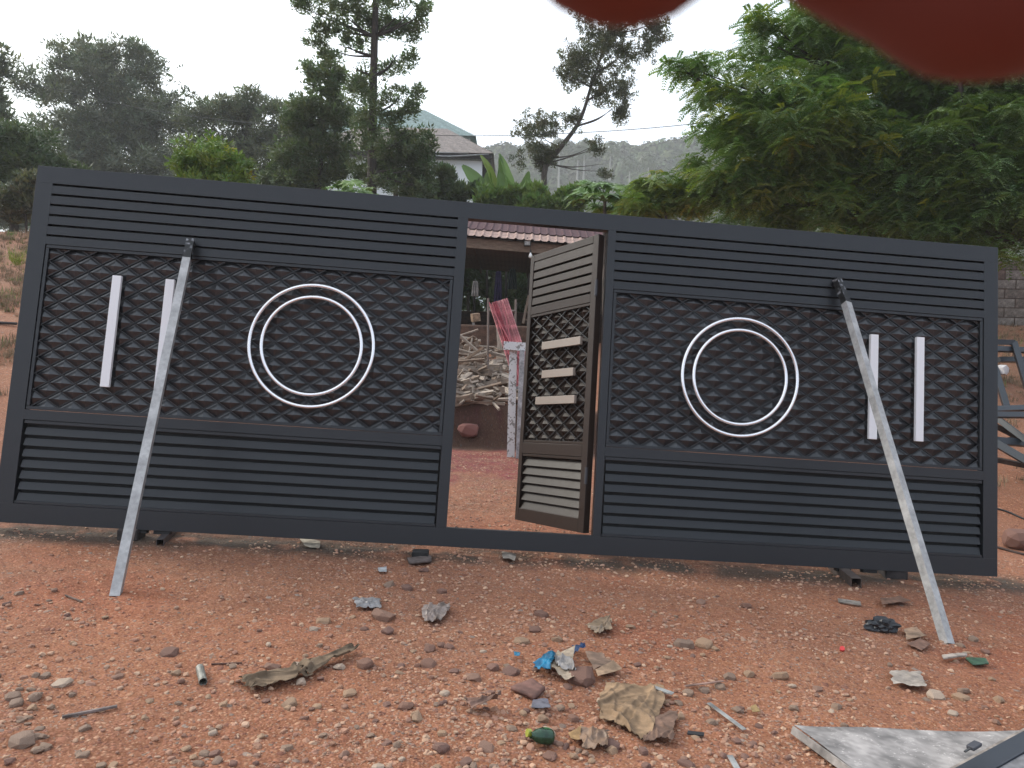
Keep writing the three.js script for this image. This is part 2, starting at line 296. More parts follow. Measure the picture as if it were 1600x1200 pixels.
// the wicket door, swung inwards on the right jamb
{
  const door = new THREE.Group(); door.name = 'wicket_door'; door.userData.label = 'half open wicket door with three pale horizontal bars'; gate.add(door);
  door.position.set(3.683, 0, -0.062); door.rotation.y = -61 * D2R;      // own x runs from the hinge to the left as negative
  const L = -0.81, b0 = 0.128, b1 = 2.122;
  const dp = mat(lin(0.020, 0.011, 0.0075), 0.5, { specularIntensity: 0.6, bumpMap: paintBump, bumpScale: 0.0006, roughnessMap: paintRough }), ds = mat(lin(0.020, 0.012, 0.009), 0.42, { roughnessMap: paintRough, specularIntensity: 0.42 });
  bar(door, 'door_stile', dp, L, L + 0.045, b0, b1, 0, 0.05); bar(door, 'door_stile', dp, -0.06, 0, b0, b1, 0, 0.05);
  bar(door, 'door_rail', dp, L + 0.045, -0.06, 2.07, b1, 0, 0.05); bar(door, 'door_rail', dp, L + 0.045, -0.06, b0, b0 + 0.09, 0, 0.05);
  const list = [];
  for (let k = 0; k < 6; k++) { const hi = k === 0 ? 2.069 : 2.052 - 0.0664 * k, lo = k === 5 ? 0 : 2.052 - 0.0664 * (k + 1) + 0.014; if (k < 5) list.push([lo, hi]); }
  for (const [a, b] of list) { const o = bar(door, 'door_slat', dp, L + 0.046, -0.061, a, b, 0.026, 0.046, 0.003); o.rotation.x = -0.05; }
  bar(door, 'door_rail', dp, L + 0.045, -0.06, 1.66, 1.72, 0, 0.05); bar(door, 'door_rail', dp, L + 0.045, -0.06, 0.62, 0.70, 0, 0.05);
  bar(door, 'door_bead', dp, L + 0.046, -0.061, 1.64, 1.658, 0.01, 0.046, 0.002); bar(door, 'door_bead', dp, L + 0.046, -0.061, 0.702, 0.72, 0.01, 0.046, 0.002); bar(door, 'door_bead', dp, L + 0.046, -0.061, 0.60, 0.618, 0.01, 0.046, 0.002);
  bar(door, 'door_sheet', backPaint, L + 0.03, -0.03, 1.66, 2.10, 0.002, 0.006, 0); bar(door, 'door_sheet', backPaint, L + 0.03, -0.03, 0.15, 0.66, 0.002, 0.006, 0);
  part(door, 'door_diamond_sheet', pyramids(L + 0.045, -0.06, 0.705, 1.655, L + 0.1, 1.66, 0.012, 0.036), ds);
  {
    const holder = new THREE.Group(); const keep = door;
    grille(holder, L + 0.046, -0.061, 0.72, 1.64, L + 0.1, 1.66, 0.031); for (const o of [...holder.children]) { o.name = 'door_grille_bar'; keep.add(o); }
  }
  const p = (0.60 - 0.222) / 6;
  for (let k = 0; k < 6; k++) { const o = bar(door, 'door_louvre_blade', ds, L + 0.05, -0.065, -0.036, 0.036, -0.002, 0.002, 0.001); o.position.y = 0.222 + p * (k + 0.45); o.position.z = 0.026; o.rotation.x = -0.40; }
  const pale = mat(lin(0.27, 0.225, 0.19), 0.45);
  for (const [v, a, b] of [[1.005, 0.20, -0.15], [1.195, 0.26, -0.18], [1.405, 0.24, -0.12]]) bar(door, 'cross_bar', pale, L + a, b, v - 0.028, v + 0.028, 0.046, 0.068, 0.002);
  for (const v of [0.5, 1.75]) { const o = part(door, 'hinge', new THREE.CylinderGeometry(0.011, 0.011, 0.11, 14), mat(lin(0.03, 0.03, 0.035), 0.5)); o.position.set(0.002, v, 0.053); }
  bar(door, 'latch_plate', mat(lin(0.55, 0.52, 0.48), 0.45, { metalness: 0.6 }), L - 0.004, L + 0.001, 1.02, 1.16, 0.012, 0.04, 0.001);
}
for (const u of [0.86, 1.0, 5.38, 5.56]) { const o = bar(gate, 'wheel_bracket', backPaint, u - 0.05, u + 0.05, -0.022, -0.002, -0.05, -0.01, 0.002); }

// ------------------------------------------------------------ two galvanised props leaning on it
const galvTex = tile(512, (u, v) => {
  const g = 0.72 + 0.10 * (fineB(u, v) - 0.5) + 0.12 * (fineC(u, v) - 0.5) + 0.06 * (fineA(u, v) - 0.5); return [g * 0.99, g, g * 1.01];
}, true);
const galv = mat(lin(0.74, 0.71, 0.68), 0.5, { map: galvTex, metalness: 0.2 });
const tipTex = tile(256, (u, v) => { const m = ss(0.35, 0.6, 0.6 * fineC(u, v) + 0.4 * fineB(u, v) + 0.12), g = lerp(0.52, 0.10, m); return [g, g, g * 1.03]; }, true);
const sooty = mat(lin(1, 1, 1), 0.5, { map: tipTex, metalness: 0.3 });
function tubeBetween(parent, name, a, b, w, d, m, face, cap) {          // hollow square tube from a to b, its face turned to `face`
  const o = new THREE.Group(); const t = 0.0025, L = a.distanceTo(b);
  const s = new THREE.Shape([[-w / 2, -d / 2], [w / 2, -d / 2], [w / 2, d / 2], [-w / 2, d / 2]].map(([x, y]) => new THREE.Vector2(x, y)));
  if (!cap) s.holes.push(new THREE.Path([[-w / 2 + t, -d / 2 + t], [-w / 2 + t, d / 2 - t], [w / 2 - t, d / 2 - t], [w / 2 - t, -d / 2 + t]].map(([x, y]) => new THREE.Vector2(x, y))));
  const g = metric(new THREE.ExtrudeGeometry(s, { depth: L, bevelEnabled: false, steps: 1 })), r = part(parent, name, g, m);
  const zax = b.clone().sub(a).normalize(), yax = face.clone().addScaledVector(zax, -face.dot(zax)).normalize(), xax = yax.clone().cross(zax);
  r.matrix.makeBasis(xax, yax, zax); r.quaternion.setFromRotationMatrix(r.matrix); r.position.copy(a); return r;
}
function prop(label, foot, contact, tipUp, bend) {
  const g = new THREE.Group(); const A = foot, B = contact;
  g.position.copy(A); const rel = (v) => v.clone().sub(A); const face = V(A.x > 0 ? 0.42 : 0.28, 0.35, 1).normalize(); if (A.x > 0) face.x = 0.35;
  const end = rel(B), cut = end.clone().multiplyScalar(bend ? 0.945 : 0.93);
  tubeBetween(g, 'tube', V(0, 0, 0), cut, 0.046, 0.046, galv, face);
  const t = tubeBetween(g, 'painted_end', cut, end.clone().multiplyScalar(bend ? 0.96 : 1), 0.0462, 0.0462, sooty, face); t.userData.label = 'end of the prop smudged with black paint';
  if (bend) { const q = end.clone().multiplyScalar(0.955), k = tubeBetween(g, 'bent_tip', q, rel(tipUp), 0.042, 0.044, sooty, face, true); k.userData.label = 'bent black tip of the prop'; }
  top(g, 'prop_tube', label, 'prop', 'props holding the gate');
}
{
  const a = spot(180, 930, -0.010), b = onGate(1.005, 1.835, 0.030); prop('straight grey square steel tube propping the gate beside the white bars, its top end smudged', a, b);
  const c = spot(1481, 1004, -0.010), d = onGate(5.30, 1.86, 0.034); prop('grey square steel tube with a bent tip, propping the gate across a white bar', c, d, onGate(5.268, 1.925, 0.026), true);
}
// ------------------------------------------------------------ what stands behind the gate
const woodTex = tile(256, (u, v) => { const g = 0.70 + 0.16 * (lattice2(u * 4, v * 0.5) - 0.5) + 0.18 * (fineC(u * 8, v * 0.5) - 0.5) + 0.1 * (fineA(u, v * 0.3) - 0.5); return [g, g * 0.92, g * 0.84]; }, true);
const dirtyTex = tile(256, (u, v) => { const g = 0.74 + 0.22 * (fineC(u, v) - 0.5) + 0.2 * (fineB(u, v) - 0.5) + 0.08 * (fineA(u, v) - 0.5); return [g, g, g]; }, true);
const tint = (r, g, b, rough = 0.85, extra = {}) => mat(lin(r, g, b), rough, { map: dirtyTex, ...extra });
const timber = [mat(lin(0.56, 0.54, 0.53), 0.85, { map: woodTex }), mat(lin(0.40, 0.34, 0.30), 0.85, { map: woodTex }), mat(lin(0.80, 0.78, 0.76), 0.8, { map: woodTex })];
const shedTimber = mat(lin(0.40, 0.31, 0.25), 0.9, { map: woodTex });
const shedRed = tint(0.13, 0.045, 0.055, 0.85);
const mud = tint(0.16, 0.085, 0.055, 0.95);
// the open shed
{
  const s = new THREE.Group(), z0 = -18, fl = 2.0, ev = EYE + 3.02; s.position.set(0, fl, z0);
  const put = (name, m, x0, x1, y0, y1, za, zb, r) => bar(s, name, m, x0, x1, y0 - fl, y1 - fl, -za, -zb, r ?? 0.01);
  const eave = (x) => ev - 0.052 * (x - 0.3);                 // the whole front edge drops a little to the right
  // roof of profiled sheets, each its own part
  const roofProfile = (w, L, up) => { const n = 26, pos = []; const q = (i) => { const t = (i / n * 4) % 1; return [i / n * w, t < 0.16 ? 0.028 : t < 0.24 ? 0.028 * (1 - (t - 0.16) / 0.08) : t > 0.92 ? 0.028 * (t - 0.92) / 0.08 : 0]; };
    for (let i = 0; i < n; i++) { const [a, b] = q(i), [c, d] = q(i + 1); for (const [y0, y1] of [[0, 0]]) pos.push(a, b, 0, c, d, 0, c, d + up, -L, a, b, 0, c, d + up, -L, a, b + up, -L); }
    const g = new THREE.BufferGeometry(); g.setAttribute('position', new THREE.Float32BufferAttribute(pos, 3)); g.computeVertexNormals(); return metric(g); };
  const front = roofProfile(0.8, 2.7, 0.92), backS = roofProfile(0.8, 3.4, -0.85), lip = roofProfile(0.8, 0.55, 0.24);
  for (let k = 0; k < 9; k++) {
    const x = -3.2 + k * 0.795; const f = part(s, 'roof_sheet', front, shedRed); f.position.set(x, eave(x) + 0.24 - fl, -0.28); f.rotation.z = -0.052;
    const b = part(s, 'rear_roof_sheet', backS, shedRed); b.position.set(x, eave(x) + 1.16 - fl, -2.98); b.rotation.z = -0.052;
    const l = part(s, 'eave_sheet', lip, tint(0.62, 0.40, 0.33, 0.7)); l.position.set(x, eave(x) - fl - 0.02, 0.25); l.rotation.z = -0.052; l.userData.label = 'faded salmon pink edge sheet';
  }
  const beam = stick(V(-3.2, eave(-3.2) - 0.17 - fl, 0.02), V(3.9, eave(3.9) - 0.17 - fl, 0.02), 0.06, 0.2, timber[1]); beam.name = 'fascia_board'; beam.geometry = metric(new THREE.BoxGeometry(0.22, beam.geometry.boundingBox ? 1 : 7.11, 0.05)); s.add(beam);
  for (const [x, z] of [[-2.9, 0], [3.5, 0], [-2.9, -5.8], [3.5, -5.8], [0.6, -5.8]]) { const p = part(s, 'post', box(0.12, 2.5, 0.12, 0.005), shedTimber); p.position.set(x, 1.2, z - 0.2); }
  for (let k = 0; k < 5; k++) { const p = part(s, 'rafter', box(0.06, 0.12, 6.0, 0.004), shedTimber); p.position.set(-2.6 + k * 1.5, eave(-2.6 + k * 1.5) - fl - 0.10, -3.0); }
  for (let k = 0; k < 13; k++) { const p = part(s, 'ceiling_board', box(7.0, 0.02, 0.44, 0.003), shedTimber); p.position.set(0.3, eave(0.3) - fl - 0.02 + 0.004 * (k % 2), -0.3 - k * 0.455); p.rotation.z = -0.052; }
  bar(s, 'rear_wall', mud, -3.2, 3.9, -0.2, 0.95, -6.2, -6.0, 0.02);
  bar(s, 'side_wall', mud, 3.6, 3.8, -0.2, 2.3, -6.0, 0.1, 0.02);
  bar(s, 'side_wall', mud, -3.2, -3.0, -0.2, 2.3, -6.0, 0.1, 0.02);
  bar(s, 'inner_wall', shedTimber, 0.9, 3.6, 0.95, 2.3, -6.15, -6.05, 0.01);
  top(s, 'open_shed', 'open timber shed with a dark red roof and salmon eave, seen through the doorway', 'shed');
  // lamp and bulb hang from the fascia
  const f = new THREE.Group(); f.position.copy(at(824, 380, 17.85)); part(f, 'housing', box(0.17, 0.15, 0.06, 0.012), tint(0.10, 0.08, 0.07, 0.6)); const gl = part(f, 'lens', box(0.13, 0.10, 0.01, 0.003), tint(0.62, 0.60, 0.57, 0.25)); gl.position.z = 0.034; const st = part(f, 'bracket', box(0.03, 0.08, 0.03, 0.004), tint(0.1, 0.1, 0.1)); st.position.set(0, 0.10, -0.04);
  top(f, 'floodlight', 'small square floodlight fixed under the shed eave, unlit', 'floodlight');
  const b = new THREE.Group(); b.position.copy(at(829, 398, 17.7)); const gb = part(b, 'glass_bulb', new THREE.LatheGeometry([[0.001, -0.09], [0.04, -0.075], [0.05, -0.04], [0.04, 0.0], [0.02, 0.03], [0.018, 0.05]].map(([x, y]) => new THREE.Vector2(x, y)), 16), mat(lin(0.75, 0.75, 0.72), 0.15)); const sk = part(b, 'socket', new THREE.CylinderGeometry(0.022, 0.022, 0.06, 12), tint(0.08, 0.08, 0.08)); sk.position.y = 0.08; const cd = part(b, 'flex', new THREE.CylinderGeometry(0.005, 0.005, 0.25, 6), tint(0.05, 0.05, 0.05)); cd.position.y = 0.23;
  top(b, 'hanging_bulb', 'unlit pear shaped light bulb hanging below the shed eave', 'light bulb');
}
// cloths hung in the shed
function hanging(px, py0, py1, wpx, depth, m, label, sd) {
  const a = at(px, py0, depth), b = at(px, py1, depth), w = wpx / FPX * depth, h = a.y - b.y, nx = 22, ny = 14, pos = [], idx = [];
  for (let j = 0; j <= ny; j++) for (let i = 0; i <= nx; i++) { const u = i / nx - 0.5, v = j / ny, taperW = w * (0.55 + 0.45 * Math.sqrt(v) + 0.05 * N(v * 3, sd)); pos.push(u * taperW, -v * h - (j === ny ? 0.03 * h * N(i * 0.6, sd) : 0), 0.035 * Math.sin(u * 19 + sd) * (0.5 + v) + 0.03 * N(u * 6, v * 3, sd)); if (i < nx && j < ny) { const k = j * (nx + 1) + i; idx.push(k, k + nx + 1, k + 1, k + 1, k + nx + 1, k + nx + 2); } }
  const g = new THREE.BufferGeometry(); g.setAttribute('position', new THREE.Float32BufferAttribute(pos, 3)); g.setIndex(idx); g.computeVertexNormals();
  const o = new THREE.Group(); o.position.copy(a); part(o, 'cloth', metric(g), m); const hk = part(o, 'hook', new THREE.CylinderGeometry(0.006, 0.006, 0.08, 6), tint(0.2, 0.2, 0.2)); hk.position.y = 0.03; top(o, 'hanging_cloth', label, 'cloth', 'cloths hung in the shed');
}
hanging(779, 424, 472, 13, 18.6, tint(0.06, 0.045, 0.14, 0.95), 'dark violet garment hanging in the shed', 1);
hanging(801, 420, 452, 15, 19.0, tint(0.03, 0.05, 0.05, 0.95), 'dark green garment hanging in the shed next to the violet one', 2);
hanging(743, 439, 463, 12, 17.4, tint(0.5, 0.46, 0.42, 0.95), 'pale grey rag hanging at the edge of the shed', 3);
{
  // timber ladder against the shed's back
  const l = new THREE.Group(); const A = at(817, 506, 18.4), B = at(826, 462, 18.7), C = at(833, 508, 18.4), D = at(842, 464, 18.7); l.position.copy(A); const q = (v) => v.clone().sub(A);
  for (const [a, b] of [[A, B], [C, D]]) { const o = stick(q(a), q(b), 0.06, 0.05, timber[1]); o.name = 'rail'; l.add(o); }
  for (const t of [0.15, 0.42, 0.7, 0.93]) { const o = stick(q(A).lerp(q(B), t), q(C).lerp(q(D), t), 0.04, 0.03, timber[1]); o.name = 'rung'; l.add(o); }
  top(l, 'ladder', 'brown wooden ladder leaning inside the shed', 'ladder');
  // a mud-built ledge under it
  const led = mesh(box(2.6, 0.78, 0.9, 0.06), mud); const c = at(752, 535, 15.6); led.position.set(c.x, c.y - 0.02, c.z - 0.4); top(led, 'mud_ledge', 'low brown mud block in front of the shed', 'ledge');
  const crate = new THREE.Group(); const k = at(743, 496, 15.7); crate.position.copy(k); const bx = part(crate, 'carton', box(0.17, 0.17, 0.15, 0.006), tint(0.50, 0.34, 0.22)); bx.rotation.set(0.1, 0.4, 0.12); const ft = part(crate, 'stand', box(0.05, 0.16, 0.05, 0.004), tint(0.5, 0.45, 0.4)); ft.position.set(-0.04, -0.14, 0); top(crate, 'carton_on_stand', 'small brown carton on a short stand, on the mud block', 'carton');
}
// rebar goal frame, pink sheets and the painted trestle in the doorway
{
  const rust = tint(0.34, 0.27, 0.23, 0.7);
  const g = new THREE.Group(); const A = spot(763, 606), dA = -A.z; const P = (px, py) => at(px, py, dA).sub(A); g.position.copy(A);
  for (const [p, q] of [[[762, 608], [763, 466]], [[803, 640], [806, 468]], [[763, 485], [806, 486]]]) { const o = rod(P(...p), P(...q), 0.018, rust); o.name = q[1] > 480 ? 'crossbar' : 'upright'; g.add(o); }
  top(g, 'pipe_goalpost', 'thin grey pipe frame standing among scrap wood', 'frame');
  // bundle of pink corrugated sheet leaning over
  const pink = tint(0.85, 0.34, 0.36, 0.6), pinkD = tint(0.60, 0.13, 0.16, 0.6);
  const dp = 10.6, b0 = at(822, 605, dp), t0 = at(778, 470, dp + 0.5); const sh = new THREE.Group(); sh.position.copy(b0);
  const up = t0.clone().sub(b0), L = up.length(), ax = up.clone().normalize();
  for (const [dx, w, m, dz, tl] of [[0.02, 0.11, pink, 0, 1], [0.11, 0.09, pink, 0.035, 1.02], [-0.06, 0.08, pinkD, 0.05, 0.98], [-0.12, 0.06, pink, 0.02, 0.95]]) {
    const pos = []; const n = 6; for (let i = 0; i < n; i++) { const f = (q) => [(q / n - 0.5) * w, q % 2 ? 0.02 : 0]; const [a, b] = f(i), [c, d] = f(i + 1), l = L * tl; pos.push(a, 0, b, c, 0, d, c, l, d, a, 0, b, c, l, d, a, l, b); }
    const ge = new THREE.BufferGeometry(); ge.setAttribute('position', new THREE.Float32BufferAttribute(pos, 3)); ge.computeVertexNormals(); const o = part(sh, 'sheet_strip', metric(ge), m); o.quaternion.setFromUnitVectors(V(0, 1, 0), ax); o.position.set(dx, 0, dz);
  }
  for (const s of [-1, 1]) { const o = rod(V(0.08 * s - 0.02, 0.1, 0.09), ax.clone().multiplyScalar(L * 0.97).add(V(-0.10 * s - 0.04, 0, 0.08)), 0.012, pinkD, 6); o.name = 'red_rod'; sh.add(o); }
  top(sh, 'pink_sheet_bundle', 'bundle of pink corrugated strips leaning over the scrap wood', 'metal sheets');
  // white spattered trestle
  const spat = tile(256, (u, v) => { const a = fineB(u, v) * 0.6 + fineC(u, v) * 0.4; return a > 0.64 ? [0.52, 0.51, 0.50] : a > 0.61 ? [0.70, 0.66, 0.64] : [0.80, 0.80, 0.80]; }, true); spat.repeat.set(1, 1);
  const wh = mat(lin(1, 1, 1), 0.6, { map: spat }), gs = tint(0.62, 0.62, 0.64, 0.5);
  const F = spot(799, 714), d = -F.z, t = new THREE.Group(); t.position.copy(F); const Q = (px, py, e = 0) => at(px, py, d + e).sub(F);
  const add = (n, p, q, w, th, m, e = 0) => { const o = stick(Q(...p, e), Q(...q, e), w / FPX * d, th, m); o.name = n; t.add(o); };
  add('leg', [798, 715], [802, 546], 12, 0.05, wh); add('leg', [810, 716], [816, 547], 8, 0.05, gs, -0.08); add('leg', [826, 690], [827, 548], 7, 0.04, wh, 0.3);
  add('top_rail', [787, 540], [832, 543], 13, 0.11, wh, -0.02); add('brace', [800, 606], [826, 606], 5, 0.03, gs, 0.05);
  top(t, 'painted_trestle', 'white paint-spattered metal trestle standing behind the open door', 'trestle');
}
// scrap timber heaped on the bank
{
  seed(77);
  const GRP = 'scrap timber heap';
  const kinds = [box(0.05, 0.7, 0.04, 0.003), box(0.09, 0.55, 0.025, 0.003), box(0.035, 1.0, 0.03, 0.003), box(0.11, 0.42, 0.08, 0.004), box(0.03, 0.5, 0.02, 0.002)];
  for (let k = 0; k < 240; k++) {
    const px = rr(690, 822), py = lerp(540, 632, Math.sqrt(rnd())), b = spot(px, py); const lift = rr(0.02, 0.08) + 0.42 * Math.exp(-Math.pow((px - 728) / 42, 2)) * ss(632, 590, py) * rnd();
    const o = mesh(kinds[k % 5], timber[Math.floor(rnd() * 2.6)]); const yaw = rr(0, Math.PI); o.position.copy(b).add(V(0, lift, 0));
    o.quaternion.setFromUnitVectors(V(0, 1, 0), V(Math.cos(yaw), rr(-0.25, 0.35), Math.sin(yaw) * 0.8).normalize()); o.rotateY(rr(0, 3));
    top(o, 'timber_offcut', `${['square', 'flat wide', 'long thin', 'short thick', 'small thin'][k % 5]} weathered offcut in the scrap timber heap behind the doorway`, 'offcut', GRP);
  }
  for (const [a, b, w, L] of [[[716, 522], [754, 556], 0.05, 'long pale batten sloping down onto the timber heap'], [[714, 545], [757, 558], 0.035, 'thin grey pole lying across the top of the timber heap'], [[738, 528], [731, 560], 0.025, 'short upright stick standing in the timber heap'], [[757, 548], [800, 560], 0.05, 'dark pole lying behind the pipe frame']]) {
    const p = spot(a[0], 585).z; const o = stick(at(a[0], a[1], -p + 0.4), at(b[0], b[1], -p + 0.2), w, 0.03, timber[0]); top(o, 'batten', L, 'batten');
  }
  const pc = spot(782, 560), post = stick(pc.clone().add(V(0, -0.05, 0)), at(779, 503, -pc.z), 0.10, 0.09, timber[2]); top(post, 'stub_post', 'short pale wooden post beside the pipe frame', 'post');
  const rock = mesh(new ConvexGeometry(Array.from({ length: 40 }, () => V(rr(-1, 1), rr(-1, 1), rr(-1, 1)).normalize().multiply(V(0.17, 0.12, 0.14)))), tint(0.26, 0.11, 0.09)); rock.position.copy(spot(733, 678)).add(V(0, 0.06, 0)); top(rock, 'boulder', 'rounded red brown boulder at the foot of the bank behind the doorway', 'boulder');
}
// ------------------------------------------------------------ to the right: block wall and steel frames
{
  const w = new THREE.Group(); const c = spot(1590, 508), L = 0.44, H = 0.205; w.position.set(c.x, c.y - 0.05, c.z); w.rotation.y = -0.12; seed(5);
  const tones = [tint(0.30, 0.25, 0.21), tint(0.25, 0.20, 0.165), tint(0.34, 0.29, 0.25), tint(0.22, 0.15, 0.12)], g = box(L - 0.018, H - 0.016, 0.2, 0.008);
  bar(w, 'mortar', tint(0.17, 0.11, 0.085), -2.0, 5.2, -0.2, H * 7, -0.085, 0.085, 0);
  for (let j = -1; j < 7; j++) for (let i = -4; i < 12; i++) { const b = part(w, 'block', g, tones[Math.floor(rnd() * 4)]); b.position.set((i + (j & 1) * 0.5) * L + 0.1, (j + 0.5) * H, rr(-0.006, 0.006)); }
  top(w, 'block_wall', 'weathered concrete block wall below the dark trees', 'wall');
  const steel = mat(lin(0.020, 0.026, 0.034), 0.45), rusty = tint(0.07, 0.045, 0.035, 0.7);
  const frame = (label, pts, lines, th, m, n = 'welded_steel_grid') => { const f = new THREE.Group(); const o0 = at(...pts[0]); f.position.copy(o0); for (const [a, b] of lines) { const s = stick(at(...pts[a]).sub(o0), at(...pts[b]).sub(o0), th, th, m); s.name = 'bar'; f.add(s); } top(f, n, label, 'frame', 'steel frames stacked beside the gate'); };
  frame('dark blue steel frame leaning upright against the stack', [[1545, 534, 8.6], [1584, 535, 8.6], [1622, 660, 8.0], [1574, 640, 8.0], [1545, 545, 8.5], [1680, 550, 8.9], [1560, 562, 8.6], [1680, 562, 8.9]], [[0, 1], [1, 2], [4, 5], [4, 3], [6, 7]], 0.06, steel);
  frame('black steel frame lying flat on top of the stack', [[1540, 640, 7.4], [1690, 634, 8.2], [1690, 650, 7.8], [1540, 648, 7.2], [1560, 655, 7.6], [1620, 700, 7.2]], [[0, 1], [3, 2], [4, 5], [0, 3]], 0.055, steel);
  frame('thin rusty rod frame at the bottom of the stack', [[1545, 660, 7.6], [1690, 735, 7.3], [1545, 692, 7.4], [1690, 668, 7.9], [1545, 716, 7.2], [1690, 745, 7.0], [1590, 640, 7.9]], [[0, 1], [2, 3], [4, 5], [6, 1]], 0.045, rusty);
  frame('black angle frame half buried under the stack', [[1548, 688, 7.3], [1690, 770, 6.6], [1690, 700, 7.6]], [[0, 1], [0, 2]], 0.07, steel);
  const curveTube = (label, pp, r, m) => { const o = mesh(new THREE.TubeGeometry(new THREE.CatmullRomCurve3(pp.map(([x, y]) => spot(x, y, r * 0.9))), 60, r, 7), m); top(o, 'cable', label, 'cable'); };
  curveTube('black cable on the earth above the brown rock', [[1540, 792], [1572, 800], [1600, 812], [1660, 830]], 0.009, mat(lin(0.02, 0.02, 0.02), 0.6));
  curveTube('dusty cable on the earth beneath the brown rock', [[1540, 852], [1570, 860], [1600, 868], [1660, 875]], 0.011, tint(0.10, 0.06, 0.05));
  seed(9); const rk = mesh(new ConvexGeometry(Array.from({ length: 60 }, () => V(rr(-1, 1), rr(-1, 1), rr(-1, 1)).normalize().multiply(V(0.13, 0.10, 0.12)))), tint(0.20, 0.10, 0.075)); rk.position.copy(spot(1590, 856)).add(V(0, 0.07, 0)); top(rk, 'boulder', 'dark brown rock lying on the earth between two cables', 'boulder');
  const bag = mesh(new ConvexGeometry(Array.from({ length: 24 }, () => V(rr(-1, 1), rr(-1, 1), rr(-1, 1)).normalize().multiplyScalar(0.08 * rr(0.7, 1)))), tint(0.6, 0.58, 0.58)); bag.position.copy(at(1566, 578, 8.3)); top(bag, 'crumpled_bag', 'crumpled white bag caught in the steel frames', 'bag');
}
// low white wall at the top of the left bank
{ const c = spot(40, 353), w = new THREE.Group(); w.position.set(c.x, c.y - 0.1, c.z); bar(w, 'wall', tint(0.66, 0.65, 0.66), -0.06, 3.2, 0, 0.34, -0.1, 0.1, 0.01); bar(w, 'coping', tint(0.5, 0.5, 0.5), -0.09, 3.23, 0.341, 0.38, -0.12, 0.12, 0.01); w.rotation.y = 0.1; top(w, 'low_wall', 'low white wall at the top of the straw covered bank', 'wall');
  const o = rod(spot(-30, 505, 0.02), spot(26, 509, 0.03), 0.02, tint(0.05, 0.04, 0.04)); top(o, 'dark_pole', 'dark pole lying across the red bank beside the gate', 'pole'); }
// ------------------------------------------------------------ house on the rise behind
{
  const d = 32, h = new THREE.Group(), c = at(640, 250, d), base = land(c.x, c.z) - 0.5; h.position.set(c.x, base, c.z);
  const L = (px, py, e = 0) => at(px, py, d + e).sub(h.position);
  const wallM = mat(lin(0.84, 0.85, 0.86), 0.9), tin = tint(0.36, 0.29, 0.25, 0.6), teal = tint(0.24, 0.36, 0.34, 0.55), dark = tint(0.09, 0.08, 0.08);
  const e0 = L(470, 243), e1 = L(768, 243), wx0 = e0.x + 0.5, wx1 = L(753, 250).x, ey = e1.y;
  bar(h, 'wall', wallM, wx0, wx1, -0.5, ey - 0.12, -6, 0, 0.02);
  bar(h, 'fascia', dark, e0.x, e1.x + 0.02, ey - 0.22, ey - 0.02, 0.22, 0.3, 0.005); bar(h, 'soffit', tint(0.4, 0.4, 0.4), e0.x, e1.x, ey - 0.24, ey - 0.223, -6.4, 0.22, 0);
  // lower roof: hipped, ribbed sheets
  const slope = (name, m, a, b, cc, dd, n) => { for (let k = 0; k < n; k++) { const p = a.clone().lerp(b, k / n), q = a.clone().lerp(b, (k + 1) / n), r = dd.clone().lerp(cc, (k + 1) / n), s = dd.clone().lerp(cc, k / n); const pos = [p, q, r, p, r, s].flatMap((v) => [v.x, v.y, v.z]); const f = p.clone().lerp(q, 0.06), t = s.clone().lerp(r, 0.06); for (const v of [p, f, t, p, t, s]) pos.push(v.x, v.y + 0.035, v.z + 0.01); const g = new THREE.BufferGeometry(); g.setAttribute('position', new THREE.Float32BufferAttribute(pos, 3)); g.computeVertexNormals(); part(h, name, metric(g), m); } };
  const A = V(e0.x - 0.1, ey, 0.35), B = V(e1.x + 0.1, ey, 0.35), C = V(L(690, 210).x, ey + 1.85, -2.4), D = V(e0.x + 2, ey + 1.85, -2.4);
  slope('roof_sheet', tin, A, B, C, D, 16); slope('roof_sheet', tin, B, V(B.x, ey, -6.5), V(C.x, C.y, -3.6), C, 7);
  // upper roof behind
  const u = L(745, 221, 4), A2 = V(L(500, 221, 4).x, u.y, -3.2), B2 = V(u.x, u.y, -3.2), C2 = V(L(660, 180, 6).x, L(660, 172, 7).y, -7), D2 = V(L(520, 170, 6).x, L(520, 172, 7).y, -7);
  slope('upper_roof_sheet', teal, A2, B2, C2, D2, 14); slope('upper_roof_sheet', teal, B2, V(B2.x, u.y, -10), V(C2.x, C2.y, -7.6), C2, 6);
  bar(h, 'upper_wall', wallM, A2.x + 0.3, B2.x - 0.3, ey - 1, u.y - 0.02, -9.5, -3.5, 0.02);
  const ps = new THREE.TubeGeometry(new THREE.CatmullRomCurve3([L(640, 236, -0.4), L(690, 244, -0.4), L(730, 243, -0.4), L(764, 241, -0.3)]), 30, 0.03, 6); part(h, 'hanging_pipe', ps, tint(0.6, 0.6, 0.6));
  bar(h, 'doorway', dark, wx1 - 0.02, wx1 + 0.35, 2.5, ey - 0.25, -0.8, -0.6, 0.01);
  top(h, 'white_house', 'white walled house with ribbed brown and green roofs behind the trees', 'house');
}
